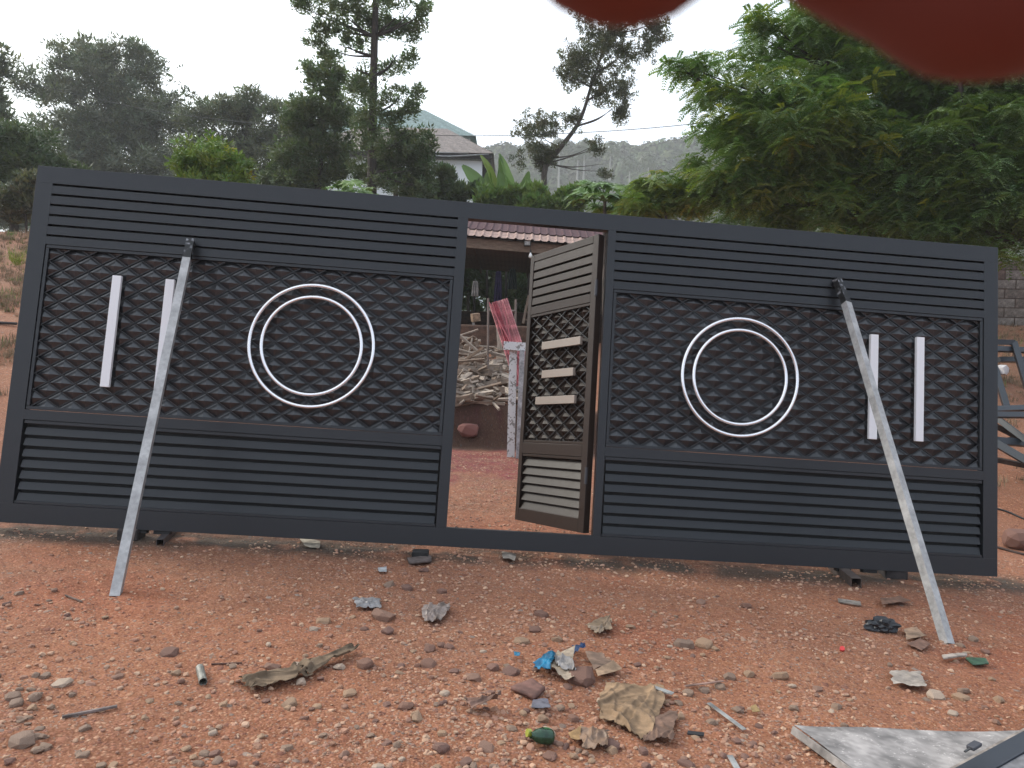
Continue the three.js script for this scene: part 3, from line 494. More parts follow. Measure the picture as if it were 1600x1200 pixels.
// ------------------------------------------------------------ foliage
function leafTri(pos, o, dir, side, len, wid, fold, droop) {  // one leaf: six corners, folded on its rib
  const up = dir.clone().cross(side).normalize(); const P = (t, s) => o.clone().addScaledVector(dir, t * len).addScaledVector(side, s * wid).addScaledVector(up, Math.abs(s) * fold * wid - droop * t * t * len);
  const a = P(0, 0), b = P(0.42, 0.5), c = P(1, 0), e = P(0.42, -0.5), m = P(0.5, 0);
  for (const v of [a, b, m, b, c, m, a, m, e, m, c, e]) pos.push(v.x, v.y, v.z);
}
const geoOf = (pos) => { const g = new THREE.BufferGeometry(); g.setAttribute('position', new THREE.Float32BufferAttribute(pos, 3)); g.computeVertexNormals(); return g; };
function dirOf(az, el) { return V(Math.cos(el) * Math.cos(az), Math.sin(el), Math.cos(el) * Math.sin(az)); }
function broadClump(n, len, wid) { const pos = []; for (let i = 0; i < n; i++) { const d = dirOf(i * 2.4 + rr(-0.4, 0.4), rr(-0.7, 0.75)), s = d.clone().cross(V(rr(-0.3, 0.3), 1, rr(-0.3, 0.3))).normalize(); leafTri(pos, d.clone().multiplyScalar(len * rr(0.05, 0.5)), d, s, len * rr(0.7, 1.15), wid * rr(0.8, 1.2), 0.35, rr(0.1, 0.5)); } return geoOf(pos); }
function neemClump(sprays, L, pairs) {
  const pos = [];
  for (let k = 0; k < sprays; k++) {
    const d = dirOf(k / sprays * 6.283 + rr(-0.4, 0.4), rr(-0.2, 0.5)), s = d.clone().cross(V(0, 1, 0)).normalize(), sag = rr(0.35, 0.8), ln = L * rr(0.75, 1.15);
    const at0 = (t) => d.clone().multiplyScalar(t * ln).add(V(0, -sag * t * t * ln, 0));
    for (let i = 0; i < pairs; i++) { const t = 0.22 + 0.78 * i / (pairs - 1), o = at0(t), f = at0(t + 0.03).sub(o).normalize(); for (const e of [-1, 1]) { const dl = s.clone().multiplyScalar(e * 0.85).addScaledVector(f, 0.55).add(V(0, rr(-0.35, 0), 0)).normalize(), sd = dl.clone().cross(V(rr(-0.2, 0.2), 1, 0)).normalize(); leafTri(pos, o, dl, sd, ln * 0.27 * (1 - 0.35 * Math.abs(t - 0.5)) * rr(0.85, 1.1), ln * 0.10, 0.3, 0.25); } }
    const o = at0(1), f = at0(1).sub(at0(0.95)).normalize(); leafTri(pos, o, f, s, ln * 0.22, ln * 0.07, 0.3, 0.2);
    for (let i = 0; i < 4; i++) { const a = at0(i / 4), b = at0((i + 1) / 4), w = s.clone().multiplyScalar(0.002); for (const v of [a.clone().add(w), a.clone().sub(w), b]) pos.push(v.x, v.y, v.z); }
  }
  return geoOf(pos);
}
const leafMat = (r, g, b, t = 0.38, rough = 0.62) => new THREE.MeshPhysicalMaterial({ color: lin(r, g, b), roughness: rough, transmission: t, thickness: 0, side: THREE.DoubleSide, specularIntensity: 0.6 });
seed(21);
const GEO = { mango: [broadClump(11, 0.30, 0.075), broadClump(12, 0.26, 0.07)], small: [broadClump(12, 0.15, 0.06), broadClump(14, 0.13, 0.055)], neem: [neemClump(5, 0.40, 8), neemClump(4, 0.44, 9)], shrub: [broadClump(9, 0.12, 0.06)] };
const barkTex = tile(256, (u, v) => { const g = 0.5 + 0.25 * (fineC(u * 2, v * 0.4) - 0.5) + 0.22 * (fineB(u * 2, v * 0.4) - 0.5) + 0.1 * (fineA(u, v) - 0.5); return [g, g, g]; }, true);
const bark = (r, g, b) => mat(lin(r, g, b), 0.9, { map: barkTex, bumpMap: barkTex, bumpScale: 0.02 });
// blobs: [px, py, rx px, ry px, depth offset m, share]; returns the thing
function tree(o) {
  const g = new THREE.Group(), d = o.d; seed(o.seed);
  const foot = o.foot ? at(o.foot[0], o.foot[1], d) : at(o.px, 600, d); foot.y = ground(foot.x, foot.z) - 0.05; g.position.copy(foot);
  const rel = (px, py, e = 0) => at(px, py, d + e).sub(foot);
  const limbs = [];
  let trunkTop = null;
  if (o.trunk) {
    const pts = [V(0, 0, 0), ...o.trunk.map(([x, y, e]) => rel(x, y, e || 0))]; trunkTop = pts;
    part(g, 'trunk', taper(pts, o.radii || [0.2, 0.15, 0.08], 10), o.bark);
  }
  const list = [];
  const total = o.blobs.reduce((s, b) => s + b[2] * b[3] * (b[5] ?? 1), 0);
  for (const b of o.blobs) {
    const c = rel(b[0], b[1], b[4] || 0), rx = b[2] / FPX * d, ry = b[3] / FPX * d, rz = Math.max(rx * 0.85, 0.3), n = Math.round(o.count * (o.kind === 'neem' ? 0.36 : o.kind === 'mango' ? 0.50 : 0.38) * b[2] * b[3] * (b[5] ?? 1) / total);
    // limbs reach from the trunk into the blob
    if (trunkTop && o.limbs !== 0) { const k = o.limbs || 2; for (let q = 0; q < k; q++) { const e0 = c.clone(), cv = new THREE.CatmullRomCurve3(trunkTop), hor = Math.hypot(rx, 0) + Math.abs(c.x - trunkTop[trunkTop.length - 1].x) * 0.5; let s = cv.getPoint(0.35), bd = 1e9; for (let f = 0.3; f <= 1; f += 0.05) { const pt = cv.getPoint(f), dd = Math.abs(pt.distanceTo(e0)) + (pt.y > e0.y - 0.25 * Math.abs(pt.x - e0.x) ? 2 * (pt.y - e0.y + 0.5) : 0) + rr(0, 0.3); if (dd < bd) { bd = dd; s = pt; } } const e = c.clone().add(V(rr(-0.5, 0.5) * rx, rr(-0.4, 0.5) * ry, rr(-0.5, 0.5) * rz)); const m = s.clone().lerp(e, 0.5).add(V(rr(-0.08, 0.08), -0.05, rr(-0.08, 0.08)).multiplyScalar(s.distanceTo(e))); const r = (o.limbR || 0.06) * rr(0.7, 1.1); limbs.push(taper([s, m, e], [r, r * 0.55, r * 0.15], 6)); } }
    const fq = (o.freq || 1.1), thr = o.thr ?? -0.12;
    let tries = 0; const per = o.per || 13, tw = (o.twig || 0.32) * Math.min(rx, ry, rz) + 0.12;
    for (let i = 0; i < n && tries < n * 4; tries++) {          // a twig end, then a handful of leaf clumps round it
      const v = V(rr(-1, 1), rr(-1, 1), rr(-1, 1)), L = v.length(); if (L > 1 || L < 0.08) continue;
      const q = Math.pow(L, o.shell ?? 0.7) / L * (rnd() < 0.12 ? rr(1.0, 1.35) : 1), lump = 1 + 0.34 * N(v.x / L * 1.9 + b[0], v.y / L * 1.9, v.z / L * 1.9 + o.seed) + 0.28 * N(v.x / L * 5 + b[0], v.y / L * 5, v.z / L * 5);
      const p = V(c.x + v.x * q * rx * lump, c.y + v.y * q * ry * lump, c.z + v.z * q * rz * lump);
      if (N(p.x * fq + o.seed, p.y * fq, p.z * fq) + 0.5 * N(p.x * fq * 2.3, p.y * fq * 2.3 + o.seed, p.z * fq * 2.3) < thr) continue;
      for (let w = 0; w < per && i < n; w++, i++) { const k = tw * Math.cbrt(rnd()); list.push([p.clone().add(V(rr(-1, 1), rr(-0.8, 0.8), rr(-1, 1)).normalize().multiplyScalar(k)), v]); }
    }
  }
  if (limbs.length) part(g, 'limbs', mergeGeometries(limbs), o.bark);
  const geos = GEO[o.kind], dummy = new THREE.Object3D(), col = new THREE.Color();
  geos.forEach((ge, k) => {
    const mine = list.filter((_, i) => i % geos.length === k), im = new THREE.InstancedMesh(ge, o.leaf, mine.length);
    mine.forEach(([p, v], i) => {
      dummy.position.copy(p); dummy.rotation.set(rr(-0.5, 0.5), rr(0, 6.283), rr(-0.5, 0.5)); const s = (o.size || 1) * rr(0.7, 1.25); dummy.scale.set(s, s, s); dummy.updateMatrix(); im.setMatrixAt(i, dummy.matrix);
      const y = rnd(), w = rr(0.72, 1.2), young = o.young && y < o.young; col.setRGB(w * (young ? rr(1.6, 2.6) : rr(0.85, 1.2)), w * (young ? 1.5 : 1), w * (young ? 0.8 : rr(0.7, 1.2))); im.setColorAt(i, col);
    });
    im.name = geos.length > 1 && k ? 'crown_001' : 'crown'; im.castShadow = im.receiveShadow = true; im.userData.kind = 'stuff'; g.add(im);
  });
  top(g, o.name, o.label, o.cat || 'tree', o.group); return g;
}
const bGrey = bark(0.30, 0.24, 0.20), bDark = bark(0.16, 0.12, 0.10), bRed = bark(0.30, 0.17, 0.12);
const LM = { mango: leafMat(0.15, 0.18, 0.10, 0.6), dark: leafMat(0.10, 0.15, 0.055, 0.6), mid: leafMat(0.14, 0.20, 0.075, 0.6), bright: leafMat(0.19, 0.30, 0.06, 0.55), neem: leafMat(0.14, 0.25, 0.045, 0.6), olive: leafMat(0.15, 0.165, 0.09, 0.6) };
tree({ name: 'mango_tree', label: 'tall round grey green tree, hazy, above the gate corner by the left bank', seed: 101, kind: 'mango', d: 56, px: 170, trunk: [[172, 330], [170, 230], [175, 160]], radii: [0.5, 0.42, 0.3, 0.1], limbR: 0.16, limbs: 3, bark: bDark, leaf: LM.mango, size: 1.7, count: 9500, thr: -0.22, freq: 0.55,
  blobs: [[170, 150, 82, 82, 0, 1.1], [115, 110, 35, 48], [220, 175, 72, 75], [262, 235, 45, 70, 1], [150, 240, 90, 60, -1], [70, 160, 38, 42, 0, 0.8], [95, 240, 55, 60, 0], [200, 100, 45, 36, 0, 0.8], [210, 270, 80, 45, -1]] });
tree({ name: 'edge_tree', label: 'tree leaning in at the picture edge above the left bank', seed: 102, kind: 'mango', d: 40, px: -50, trunk: [[-48, 300], [-40, 180]], radii: [0.35, 0.3, 0.15], limbR: 0.1, bark: bDark, leaf: LM.mango, size: 1.4, count: 2400, freq: 0.7, blobs: [[-30, 110, 42, 60], [-20, 170, 34, 24, 0, 0.6], [-60, 210, 60, 70]] });
tree({ name: 'bank_tree', label: 'dark dense tree on the bank above the low white wall', seed: 103, kind: 'mango', d: 24, px: 20, trunk: [[22, 330], [20, 270]], radii: [0.16, 0.13, 0.06], bark: bDark, leaf: LM.dark, size: 0.95, count: 4200, thr: -0.25, freq: 0.9, blobs: [[-10, 235, 62, 48], [45, 270, 42, 62], [5, 290, 60, 40], [80, 300, 50, 45, 1]] });
tree({ name: 'bank_bush', label: 'yellow green bush at the foot of the dark bank tree', seed: 104, kind: 'shrub', d: 20, px: 40, trunk: [[40, 330]], radii: [0.05, 0.03], limbs: 2, limbR: 0.02, bark: bDark, leaf: LM.olive, cat: 'bush', size: 1.3, count: 1500, freq: 1.6, blobs: [[20, 322, 34, 22], [48, 300, 16, 30]] });
tree({ name: 'hazy_tree', label: 'grey green spreading tree between the tall round tree and the house', seed: 105, kind: 'mango', d: 44, px: 385, trunk: [[388, 300], [385, 210]], radii: [0.3, 0.25, 0.1], limbR: 0.1, limbs: 3, bark: bDark, leaf: LM.mango, size: 1.35, count: 5200, thr: -0.2, freq: 0.6, blobs: [[375, 160, 34, 34, 0, 0.9], [345, 200, 50, 46], [425, 200, 48, 52], [330, 255, 55, 45], [410, 262, 60, 45], [480, 250, 40, 50]] });
tree({ name: 'light_bush', label: 'light green leafy bush just behind the gate top', seed: 106, kind: 'small', d: 15, px: 330, trunk: [[330, 300]], radii: [0.07, 0.04], limbR: 0.03, bark: bDark, leaf: LM.bright, cat: 'bush', size: 0.9, count: 1900, young: 0.12, freq: 1.8, blobs: [[330, 255, 44, 32], [295, 268, 26, 22], [375, 275, 40, 26], [345, 290, 60, 20]] });
tree({ name: 'broad_leaf_tree', label: 'leafy dark tree against the house, beside the tall straight trunk', seed: 107, kind: 'small', d: 27, px: 495, trunk: [[497, 290], [505, 200], [500, 130]], radii: [0.16, 0.14, 0.1, 0.04], limbR: 0.06, limbs: 3, bark: bDark, leaf: LM.mid, size: 1.45, count: 4800, thr: -0.12, freq: 0.9, blobs: [[505, 130, 34, 42, 0, 0.8], [500, 190, 50, 48], [510, 240, 36, 45], [465, 270, 50, 40], [440, 285, 45, 30]] });
tree({ name: 'tall_tree', label: 'tall thin crowned tree with one straight trunk in front of the house', seed: 108, kind: 'small', d: 24, px: 580, foot: [580, 600], trunk: [[581, 300], [583, 150], [587, 0], [590, -90]], radii: [0.20, 0.17, 0.14, 0.11, 0.07], limbR: 0.05, limbs: 3, bark: bDark, leaf: LM.mid, size: 1.05, count: 6000, thr: -0.02, freq: 1.1,
  blobs: [[575, 30, 80, 38, 0, 0.8], [530, 70, 48, 26, 0, 0.8], [620, 30, 40, 40, 0, 0.7], [560, 110, 45, 40, 0, 0.7], [630, 90, 28, 26, 0, 0.5], [640, 150, 30, 30, 0, 0.8], [600, 190, 50, 40], [640, 215, 36, 30], [548, 120, 20, 26, 0, 0.5], [620, 260, 56, 38], [650, 290, 40, 30], [480, 15, 28, 30, 0, 0.5], [655, 20, 18, 34, 0, 0.4], [565, -40, 90, 45]] });
tree({ name: 'red_trunk_tree', label: 'small tree with a reddish trunk right of the tall straight trunk', seed: 109, kind: 'small', d: 25, px: 617, trunk: [[618, 300], [612, 240]], radii: [0.15, 0.12, 0.05], limbR: 0.04, bark: bRed, leaf: LM.dark, size: 1.1, count: 1900, freq: 1.3, blobs: [[625, 240, 45, 32], [600, 275, 40, 24], [650, 262, 26, 24]] });
[[665, 306, 26, 12], [697, 280, 8, 18, 0, 0.7], [705, 308, 30, 11], [740, 306, 22, 10], [640, 308, 22, 12]].forEach((b, i) => tree({ name: 'wall_shrub', label: 'dark green shrub below the white house wall', group: 'shrubs below the house wall', seed: 110 + 1000 * i, kind: 'shrub', d: 26, px: b[0], trunk: [[b[0], b[1] + b[3]], [b[0], b[1]]], radii: [0.05, 0.04, 0.02], limbs: 1, limbR: 0.02, bark: bDark, leaf: LM.mid, cat: 'shrub', size: 1.8, count: 380, freq: 1.9, thr: -0.05, blobs: [b] }));
tree({ name: 'leaning_tree', label: 'slender bare trunked tree leaning right and forking above the gate', seed: 111, kind: 'small', d: 27, px: 850, trunk: [[850, 300], [853, 258], [872, 235], [905, 190], [925, 130], [945, 70], [958, 10]], radii: [0.15, 0.15, 0.14, 0.12, 0.09, 0.06, 0.04, 0.02], limbR: 0.035, limbs: 2, bark: bGrey, leaf: LM.olive, size: 0.85, count: 7600, thr: -0.02, freq: 1.4,
  blobs: [[845, 210, 36, 34], [835, 245, 30, 24], [895, 195, 18, 22, 0, 0.7], [925, 95, 42, 46], [950, 40, 40, 30], [1000, 40, 40, 32, 0, 0.8], [985, 85, 34, 36, 0, 0.7], [900, 110, 26, 26, 0, 0.8], [955, 130, 40, 34, 0, 0.7], [960, 180, 22, 28, 0, 0.6], [938, 230, 28, 16, 0, 0.5], [940, 262, 18, 16, 0, 0.5], [1025, 40, 22, 24, 0, 0.5], [930, -10, 60, 30]] });
const neemTrunks = [
  { name: 'neem_tree', label: 'big neem tree with bright feathery leaf sprays overhanging the gate', seed: 112, kind: 'neem', d: 12.5, px: 1330, trunk: [[1332, 330], [1334, 250], [1320, 160], [1300, 90]], radii: [0.15, 0.12, 0.10, 0.07, 0.03], limbR: 0.045, limbs: 3, bark: bDark, leaf: LM.neem, size: 0.64, count: 8600, thr: -0.05, freq: 1.5, young: 0.16,
    blobs: [[1270, 110, 90, 70, 0], [1200, 70, 40, 50, 0, 0.7], [1330, 60, 90, 60, 0.6], [1160, 160, 55, 50, -0.3], [1090, 120, 42, 24, 0, 0.6], [1060, 110, 26, 14, 0, 0.5], [1125, 195, 46, 32, 0, 0.8], [1230, 190, 90, 60, -0.8], [1200, 255, 80, 50, -0.6], [1300, 220, 80, 70, -0.5], [1400, 130, 80, 90, 0.4], [1240, 310, 90, 45, -0.4], [1340, 310, 80, 50, 0.3], [1120, 300, 50, 36, -0.3]] },
  { name: 'neem_tree', label: 'broad neem tree standing above the concrete block wall', seed: 113, kind: 'neem', d: 11.5, px: 1540, trunk: [[1536, 380], [1520, 260], [1500, 130]], radii: [0.14, 0.12, 0.09, 0.03], limbR: 0.04, limbs: 3, bark: bDark, leaf: LM.neem, size: 0.68, count: 8200, thr: -0.16, freq: 1.4, young: 0.03,
    blobs: [[1480, 110, 80, 70, 0.8], [1560, 120, 80, 90, 0.4], [1640, 200, 80, 120, 0], [1520, 220, 70, 60, -0.3], [1440, 240, 60, 60, 0.3], [1560, 300, 90, 60, -0.4], [1470, 320, 70, 60, 0], [1540, 360, 70, 40, 0.2], [1620, 350, 60, 60, 0], [1400, 340, 60, 40, 0.6]] },
  { name: 'young_neem', label: 'light green young neem at the gate top beside the hazy hill', seed: 114, kind: 'neem', d: 13, px: 1040, trunk: [[1040, 330], [1035, 300]], radii: [0.05, 0.04, 0.02], limbR: 0.02, limbs: 2, bark: bDark, leaf: LM.bright, size: 0.5, count: 1500, thr: -0.1, freq: 1.9, young: 0.15, blobs: [[1030, 292, 30, 24], [1060, 310, 40, 22], [1005, 318, 30, 18], [1090, 290, 30, 36]] },
  { name: 'backdrop_neem', label: 'neem further back, filling in behind the two big ones', seed: 115, kind: 'neem', d: 17, px: 1420, trunk: [[1420, 330], [1415, 180]], radii: [0.2, 0.17, 0.08], limbR: 0.06, limbs: 2, bark: bDark, leaf: LM.neem, size: 1.15, count: 3000, thr: -0.12, freq: 1.0, blobs: [[1380, 90, 120, 80], [1500, 60, 110, 80], [1420, 230, 150, 90], [1580, 180, 120, 110], [1300, 300, 120, 50], [1480, 350, 140, 45], [1180, 320, 60, 40]] },
];
neemTrunks.forEach(tree);
[[790, 312, 24, 14], [825, 312, 26, 18], [880, 318, 22, 14], [905, 312, 20, 16], [760, 312, 20, 12], [985, 326, 20, 10]].forEach((b, i) => tree({ name: 'low_bush', label: 'bright low bush among the banana plants and the leaning trunk', group: 'low bushes among the banana plants', seed: 117 + 1000 * i, kind: 'shrub', d: 25, px: b[0], trunk: [[b[0], b[1] + b[3]], [b[0], b[1]]], radii: [0.05, 0.04, 0.02], limbs: 1, limbR: 0.02, bark: bDark, leaf: LM.bright, cat: 'bush', size: 1.9, count: 433, freq: 1.6, thr: -0.1, blobs: [b] }));
[[-40, 330, 60, 34], [30, 335, 50, 26], [100, 320, 60, 36], [190, 320, 70, 36], [290, 320, 60, 36]].forEach((b, i) => tree({ name: 'far_bush', label: 'hazy bush beyond the left bank, under the tall round tree', group: 'bushes beyond the left bank', seed: 118 + 1000 * i, kind: 'mango', d: 62, px: b[0], trunk: [[b[0], b[1] + b[3]], [b[0], b[1]]], radii: [0.05, 0.04, 0.02], limbs: 1, limbR: 0.06, bark: bDark, leaf: LM.mango, cat: 'bushes', size: 1.9, count: 600, freq: 0.5, thr: -0.4, blobs: [b] }));
// foliage behind the shed
[[740, 430, 50, 36], [790, 440, 50, 34], [700, 440, 40, 40], [850, 430, 50, 40], [760, 470, 80, 24]].forEach((b, i) => tree({ name: 'shed_bush', label: 'green bush seen through the open back of the shed', group: 'bushes behind the shed', seed: 116 + 1000 * i, kind: 'shrub', d: 26.5, px: b[0], trunk: [[b[0], b[1] + b[3]], [b[0], b[1]]], radii: [0.05, 0.04, 0.02], limbs: 1, limbR: 0.03, bark: bDark, leaf: LM.mid, cat: 'bush', size: 2.2, count: 600, freq: 1.0, thr: -0.2, blobs: [b] }));

// bananas: every blade its own part
{
  const bm = [leafMat(0.16, 0.27, 0.07, 0.55, 0.4), leafMat(0.22, 0.36, 0.08, 0.6, 0.4), leafMat(0.28, 0.38, 0.07, 0.6, 0.45)], d = 26;
  const blade = (len, wid, bend, sd) => { const n = 14, pos = [], idx = []; for (let i = 0; i <= n; i++) { const t = i / n, w = wid * Math.pow(Math.sin(Math.PI * Math.min(1, 0.06 + t * 0.93)), 0.55); for (let j = -2; j <= 2; j++) { const s = j / 2; pos.push(s * w * (1 + 0.08 * N(t * 9, j, sd)), t * len, -bend * t * t * len + Math.abs(s) * w * 0.35 + 0.03 * N(t * 8, s * 2, sd)); } if (i < n) for (let j = 0; j < 4; j++) { const k = i * 5 + j; idx.push(k, k + 1, k + 5, k + 1, k + 6, k + 5); } } const g = new THREE.BufferGeometry(); g.setAttribute('position', new THREE.Float32BufferAttribute(pos, 3)); g.setIndex(idx); g.computeVertexNormals(); return g; };
  const plant = (label, foot, list) => { const g = new THREE.Group(), f = at(foot[0], 600, d); f.y = ground(f.x, f.z); g.position.copy(f); const hub = at(foot[0], foot[1], d).sub(f); part(g, 'stem', taper([V(0, 0, 0), hub.clone().multiplyScalar(0.5), hub], [0.13, 0.10, 0.06], 9), tint(0.22, 0.24, 0.10)); list.forEach(([bx, by, tx, ty, w, k, turn], i) => { const a = at(bx, by, d).sub(f), b = at(tx, ty, d - 0.4).sub(f), L = a.distanceTo(b); const o = part(g, 'leaf_blade', blade(L, w / FPX * d, 0.12 + 0.1 * (i % 3), i + foot[0]), bm[k]); o.quaternion.setFromUnitVectors(V(0, 1, 0), b.clone().sub(a).normalize()); o.rotateY(turn); o.position.copy(a); const st = part(g, 'leaf_stalk', taper([hub, hub.clone().lerp(a, 0.6).add(V(0, 0.05, 0)), a], [0.025, 0.02, 0.015], 6), tint(0.2, 0.26, 0.1)); }); top(g, 'banana_plant', label, 'banana plant', 'banana plants behind the gate'); };
  plant('banana plant with a torn blade pointing at the white house', [772, 322], [[770, 316, 725, 256, 11, 0, 0.4], [775, 305, 762, 240, 10, 2, 1.0], [768, 318, 756, 268, 9, 1, -0.5], [780, 322, 740, 312, 8, 0, 0.2], [776, 312, 792, 242, 9, 0, 0.9]]);
  plant('banana plant with a broad upright blade beside the leaning trunk', [800, 330], [[796, 325, 782, 268, 12, 1, 0.2], [802, 320, 792, 238, 9, 1, 0.8], [806, 326, 850, 288, 10, 0, -0.4], [800, 328, 830, 270, 9, 0, 0.6], [808, 330, 860, 312, 8, 2, 0.3]]);
  plant('small banana plant with narrow blades right of the leaning trunk', [868, 335], [[868, 330, 880, 292, 7, 1, 0.4], [866, 332, 852, 306, 6, 1, -0.5], [870, 333, 900, 308, 6, 2, 0.2], [872, 334, 890, 318, 6, 1, 0.5]]);
}
// papayas: lobed leaves, one part each
{
  seed(31); const pm = [leafMat(0.15, 0.28, 0.05, 0.5, 0.5), leafMat(0.11, 0.21, 0.04, 0.5, 0.5), leafMat(0.20, 0.32, 0.07, 0.5, 0.5)];
  const lobe = () => { const pos = []; for (let k = 0; k < 7; k++) { const a = (k / 7 - 0.5) * 5.2, dd = V(Math.sin(a), 0, Math.cos(a)), s = V(Math.cos(a), 0, -Math.sin(a)), L = 0.36 * (1 - 0.07 * Math.abs(k - 3)); leafTri(pos, V(0, 0, 0), dd, s, L, 0.12, 0.25, 0.3); for (const e of [-1, 1]) leafTri(pos, dd.clone().multiplyScalar(L * 0.4), dd.clone().multiplyScalar(0.8).addScaledVector(s, e * 0.6).normalize(), s, L * 0.42, 0.06, 0.2, 0.3); } return geoOf(pos); };
  const lg = [lobe(), lobe()];
  const plant = (label, px, py, d, n, sp) => { const g = new THREE.Group(), f = at(px, 600, d); f.y = ground(f.x, f.z); g.position.copy(f); const hub = at(px, py, d).sub(f); part(g, 'stem', taper([V(0, 0, 0), hub.clone().multiplyScalar(0.6), hub], [0.06, 0.05, 0.03], 8), bGrey); for (let i = 0; i < n; i++) { const a = i * 2.4, q = hub.clone().add(V(Math.cos(a) * sp * rr(0.5, 1), rr(-0.25, 0.45) * sp, Math.sin(a) * sp * rr(0.5, 1))); const o = part(g, 'lobed_leaf', lg[i & 1], pm[i % 3]); o.position.copy(q); o.rotation.set(rr(0.1, 0.7), a, rr(-0.4, 0.4)); o.scale.setScalar(rr(0.8, 1.3)); part(g, 'leaf_stalk', taper([hub, hub.clone().lerp(q, 0.5).add(V(0, 0.06, 0)), q], [0.012, 0.01, 0.008], 5), pm[0]); } top(g, 'papaya_plant', label, 'papaya plant', 'papaya plants behind the gate'); };
  plant('papaya with bright lobed leaves below the hazy hill', 945, 315, 14, 26, 0.62);
  plant('papaya with large lobed leaves beside the straight trunk', 548, 300, 17, 12, 0.55);
  plant('low papaya between the shrubs and the banana plants', 730, 330, 26, 14, 0.6);
}
// ------------------------------------------------------------ wooded hill in the haze, and the wires
{
  const D = 300, top0 = (x) => { const px = 800 + x / D * FPX; return lerp(lerp(73, 79, ss(-140, 28, x)), 86, ss(28, 70, x)) * (1 - 0.9 * ss(180, 300, Math.abs(x - 40))) + 3 * N(x * 0.02, 3); };
  const H = (x, z) => { const t = ss(-200, -D, z); return lerp(2, top0(x), Math.pow(t, 0.8)) * (z < -D ? 1 - 0.5 * ss(-D, -D - 110, z) : 1) + 5 * fbm(x * 0.02, z * 0.02, 4, 3); };
  const nx = 90, nz = 34, pos = [], idx = []; for (let j = 0; j <= nz; j++) for (let i = 0; i <= nx; i++) { const x = -300 + i / nx * 660, z = -180 - j / nz * 220; pos.push(x, H(x, z) - 3, z); if (i < nx && j < nz) { const k = j * (nx + 1) + i; idx.push(k, k + 1, k + nx + 1, k + 1, k + nx + 2, k + nx + 1); } }
  const g = new THREE.BufferGeometry(); g.setAttribute('position', new THREE.Float32BufferAttribute(pos, 3)); g.setIndex(idx); g.computeVertexNormals(); setting(mesh(g, new THREE.MeshStandardMaterial({ color: lin(0.035, 0.05, 0.03), roughness: 1, side: THREE.DoubleSide })), 'hill');
  seed(61); const cp = []; for (let i = 0; i < 240; i++) { const d = dirOf(rr(0, 6.283), rr(-0.4, 1.5)), q = V(d.x * 4.2, d.y * 4.4, d.z * 4.2).multiplyScalar(rr(0.75, 1.05)), s = d.clone().cross(V(rr(-1, 1), 1, rr(-1, 1))).normalize(), u = s.clone().cross(d).add(V(0, 0.4, 0)).normalize(); leafTri(cp, q, u, s, rr(0.8, 1.6), rr(0.6, 1.2), 0.2, 0.2); }
  const cg = geoOf(cp), n = 4200, im = new THREE.InstancedMesh(cg, leafMat(0.06, 0.09, 0.04, 0.2, 0.8), n), m = new THREE.Object3D(), c = new THREE.Color();
  for (let i = 0; i < n; i++) { const z = -205 - 105 * Math.pow(rnd(), 0.8), x = rr(-80, 170); m.position.set(x, H(x, z) + rr(-1, 4), z); const s = rr(0.6, 1.5); m.scale.set(s, s * rr(0.8, 1.5), s); m.rotation.y = rr(0, 6); m.updateMatrix(); im.setMatrixAt(i, m.matrix); const w = rr(0.35, 1.5); c.setRGB(w * rr(0.8, 1.3), w, w * rr(0.7, 1)); im.setColorAt(i, c); }
  im.name = 'hill_forest'; im.userData = { kind: 'stuff', label: 'hazy forest covering the far hill', category: 'forest' }; im.castShadow = true; scene.add(im);
  const pale = tint(0.55, 0.53, 0.48);
  for (const [px, y0, y1] of [[873, 282, 240], [902, 268, 250], [912, 268, 242], [953, 262, 244], [983, 300, 268], [1012, 296, 262]]) {
    const t = new THREE.Group(), a = at(px, y0, 232), b = at(px + 1, y1, 232); t.position.copy(a); part(t, 'trunk', taper([V(0, -4, 0), b.clone().sub(a).multiplyScalar(0.5), b.clone().sub(a)], [0.4, 0.32, 0.2], 6), pale); const cr = part(t, 'crown', cg, LM.mango); cr.position.copy(b).sub(a).add(V(0, 1, 0)); cr.scale.setScalar(0.8); top(t, 'pale_trunk_tree', 'far pale bare trunked tree on the hazy hill', 'tree', 'pale trunks on the hill');
  }
  const wire = (label, pp) => { const o = mesh(new THREE.TubeGeometry(new THREE.CatmullRomCurve3(pp.map((p) => at(...p))), 60, 0.012, 5), tint(0.14, 0.14, 0.14)); top(o, 'overhead_wire', label, 'wire'); };
  wire('thin overhead wire sagging past the tall round tree and the white house', [[-200, 70, 34], [140, 152, 33], [260, 176, 32], [480, 200, 30], [640, 210, 28], [770, 212, 27], [1070, 195, 24], [1500, 130, 22]]);
}
// ------------------------------------------------------------ loose stones
seed(500);
const stoneTones = { red: [tint(0.32, 0.17, 0.125), tint(0.38, 0.215, 0.15), tint(0.27, 0.145, 0.11)], tan: [tint(0.54, 0.34, 0.21), tint(0.47, 0.30, 0.19)], grey: [tint(0.40, 0.265, 0.185), tint(0.35, 0.23, 0.165)], plum: [tint(0.31, 0.16, 0.11), tint(0.27, 0.14, 0.10)], pale: [tint(0.64, 0.48, 0.36)] };
const stoneGeo = Array.from({ length: 14 }, () => { const fx = rr(0.8, 1.25), fy = rr(0.35, 0.7), fz = rr(0.7, 1.1), n = Math.floor(rr(16, 44)), pw = rr(0.5, 1); const g = new ConvexGeometry(Array.from({ length: n }, () => { const v = V(rr(-1, 1), rr(-1, 1), rr(-1, 1)); const c = Math.max(Math.abs(v.x), Math.abs(v.y), Math.abs(v.z)); v.multiplyScalar(1 / lerp(v.length(), c, 0.45 * pw)); return V(v.x * fx, v.y * fy, v.z * fz).multiplyScalar(0.5); })); return metric(g, 6); });
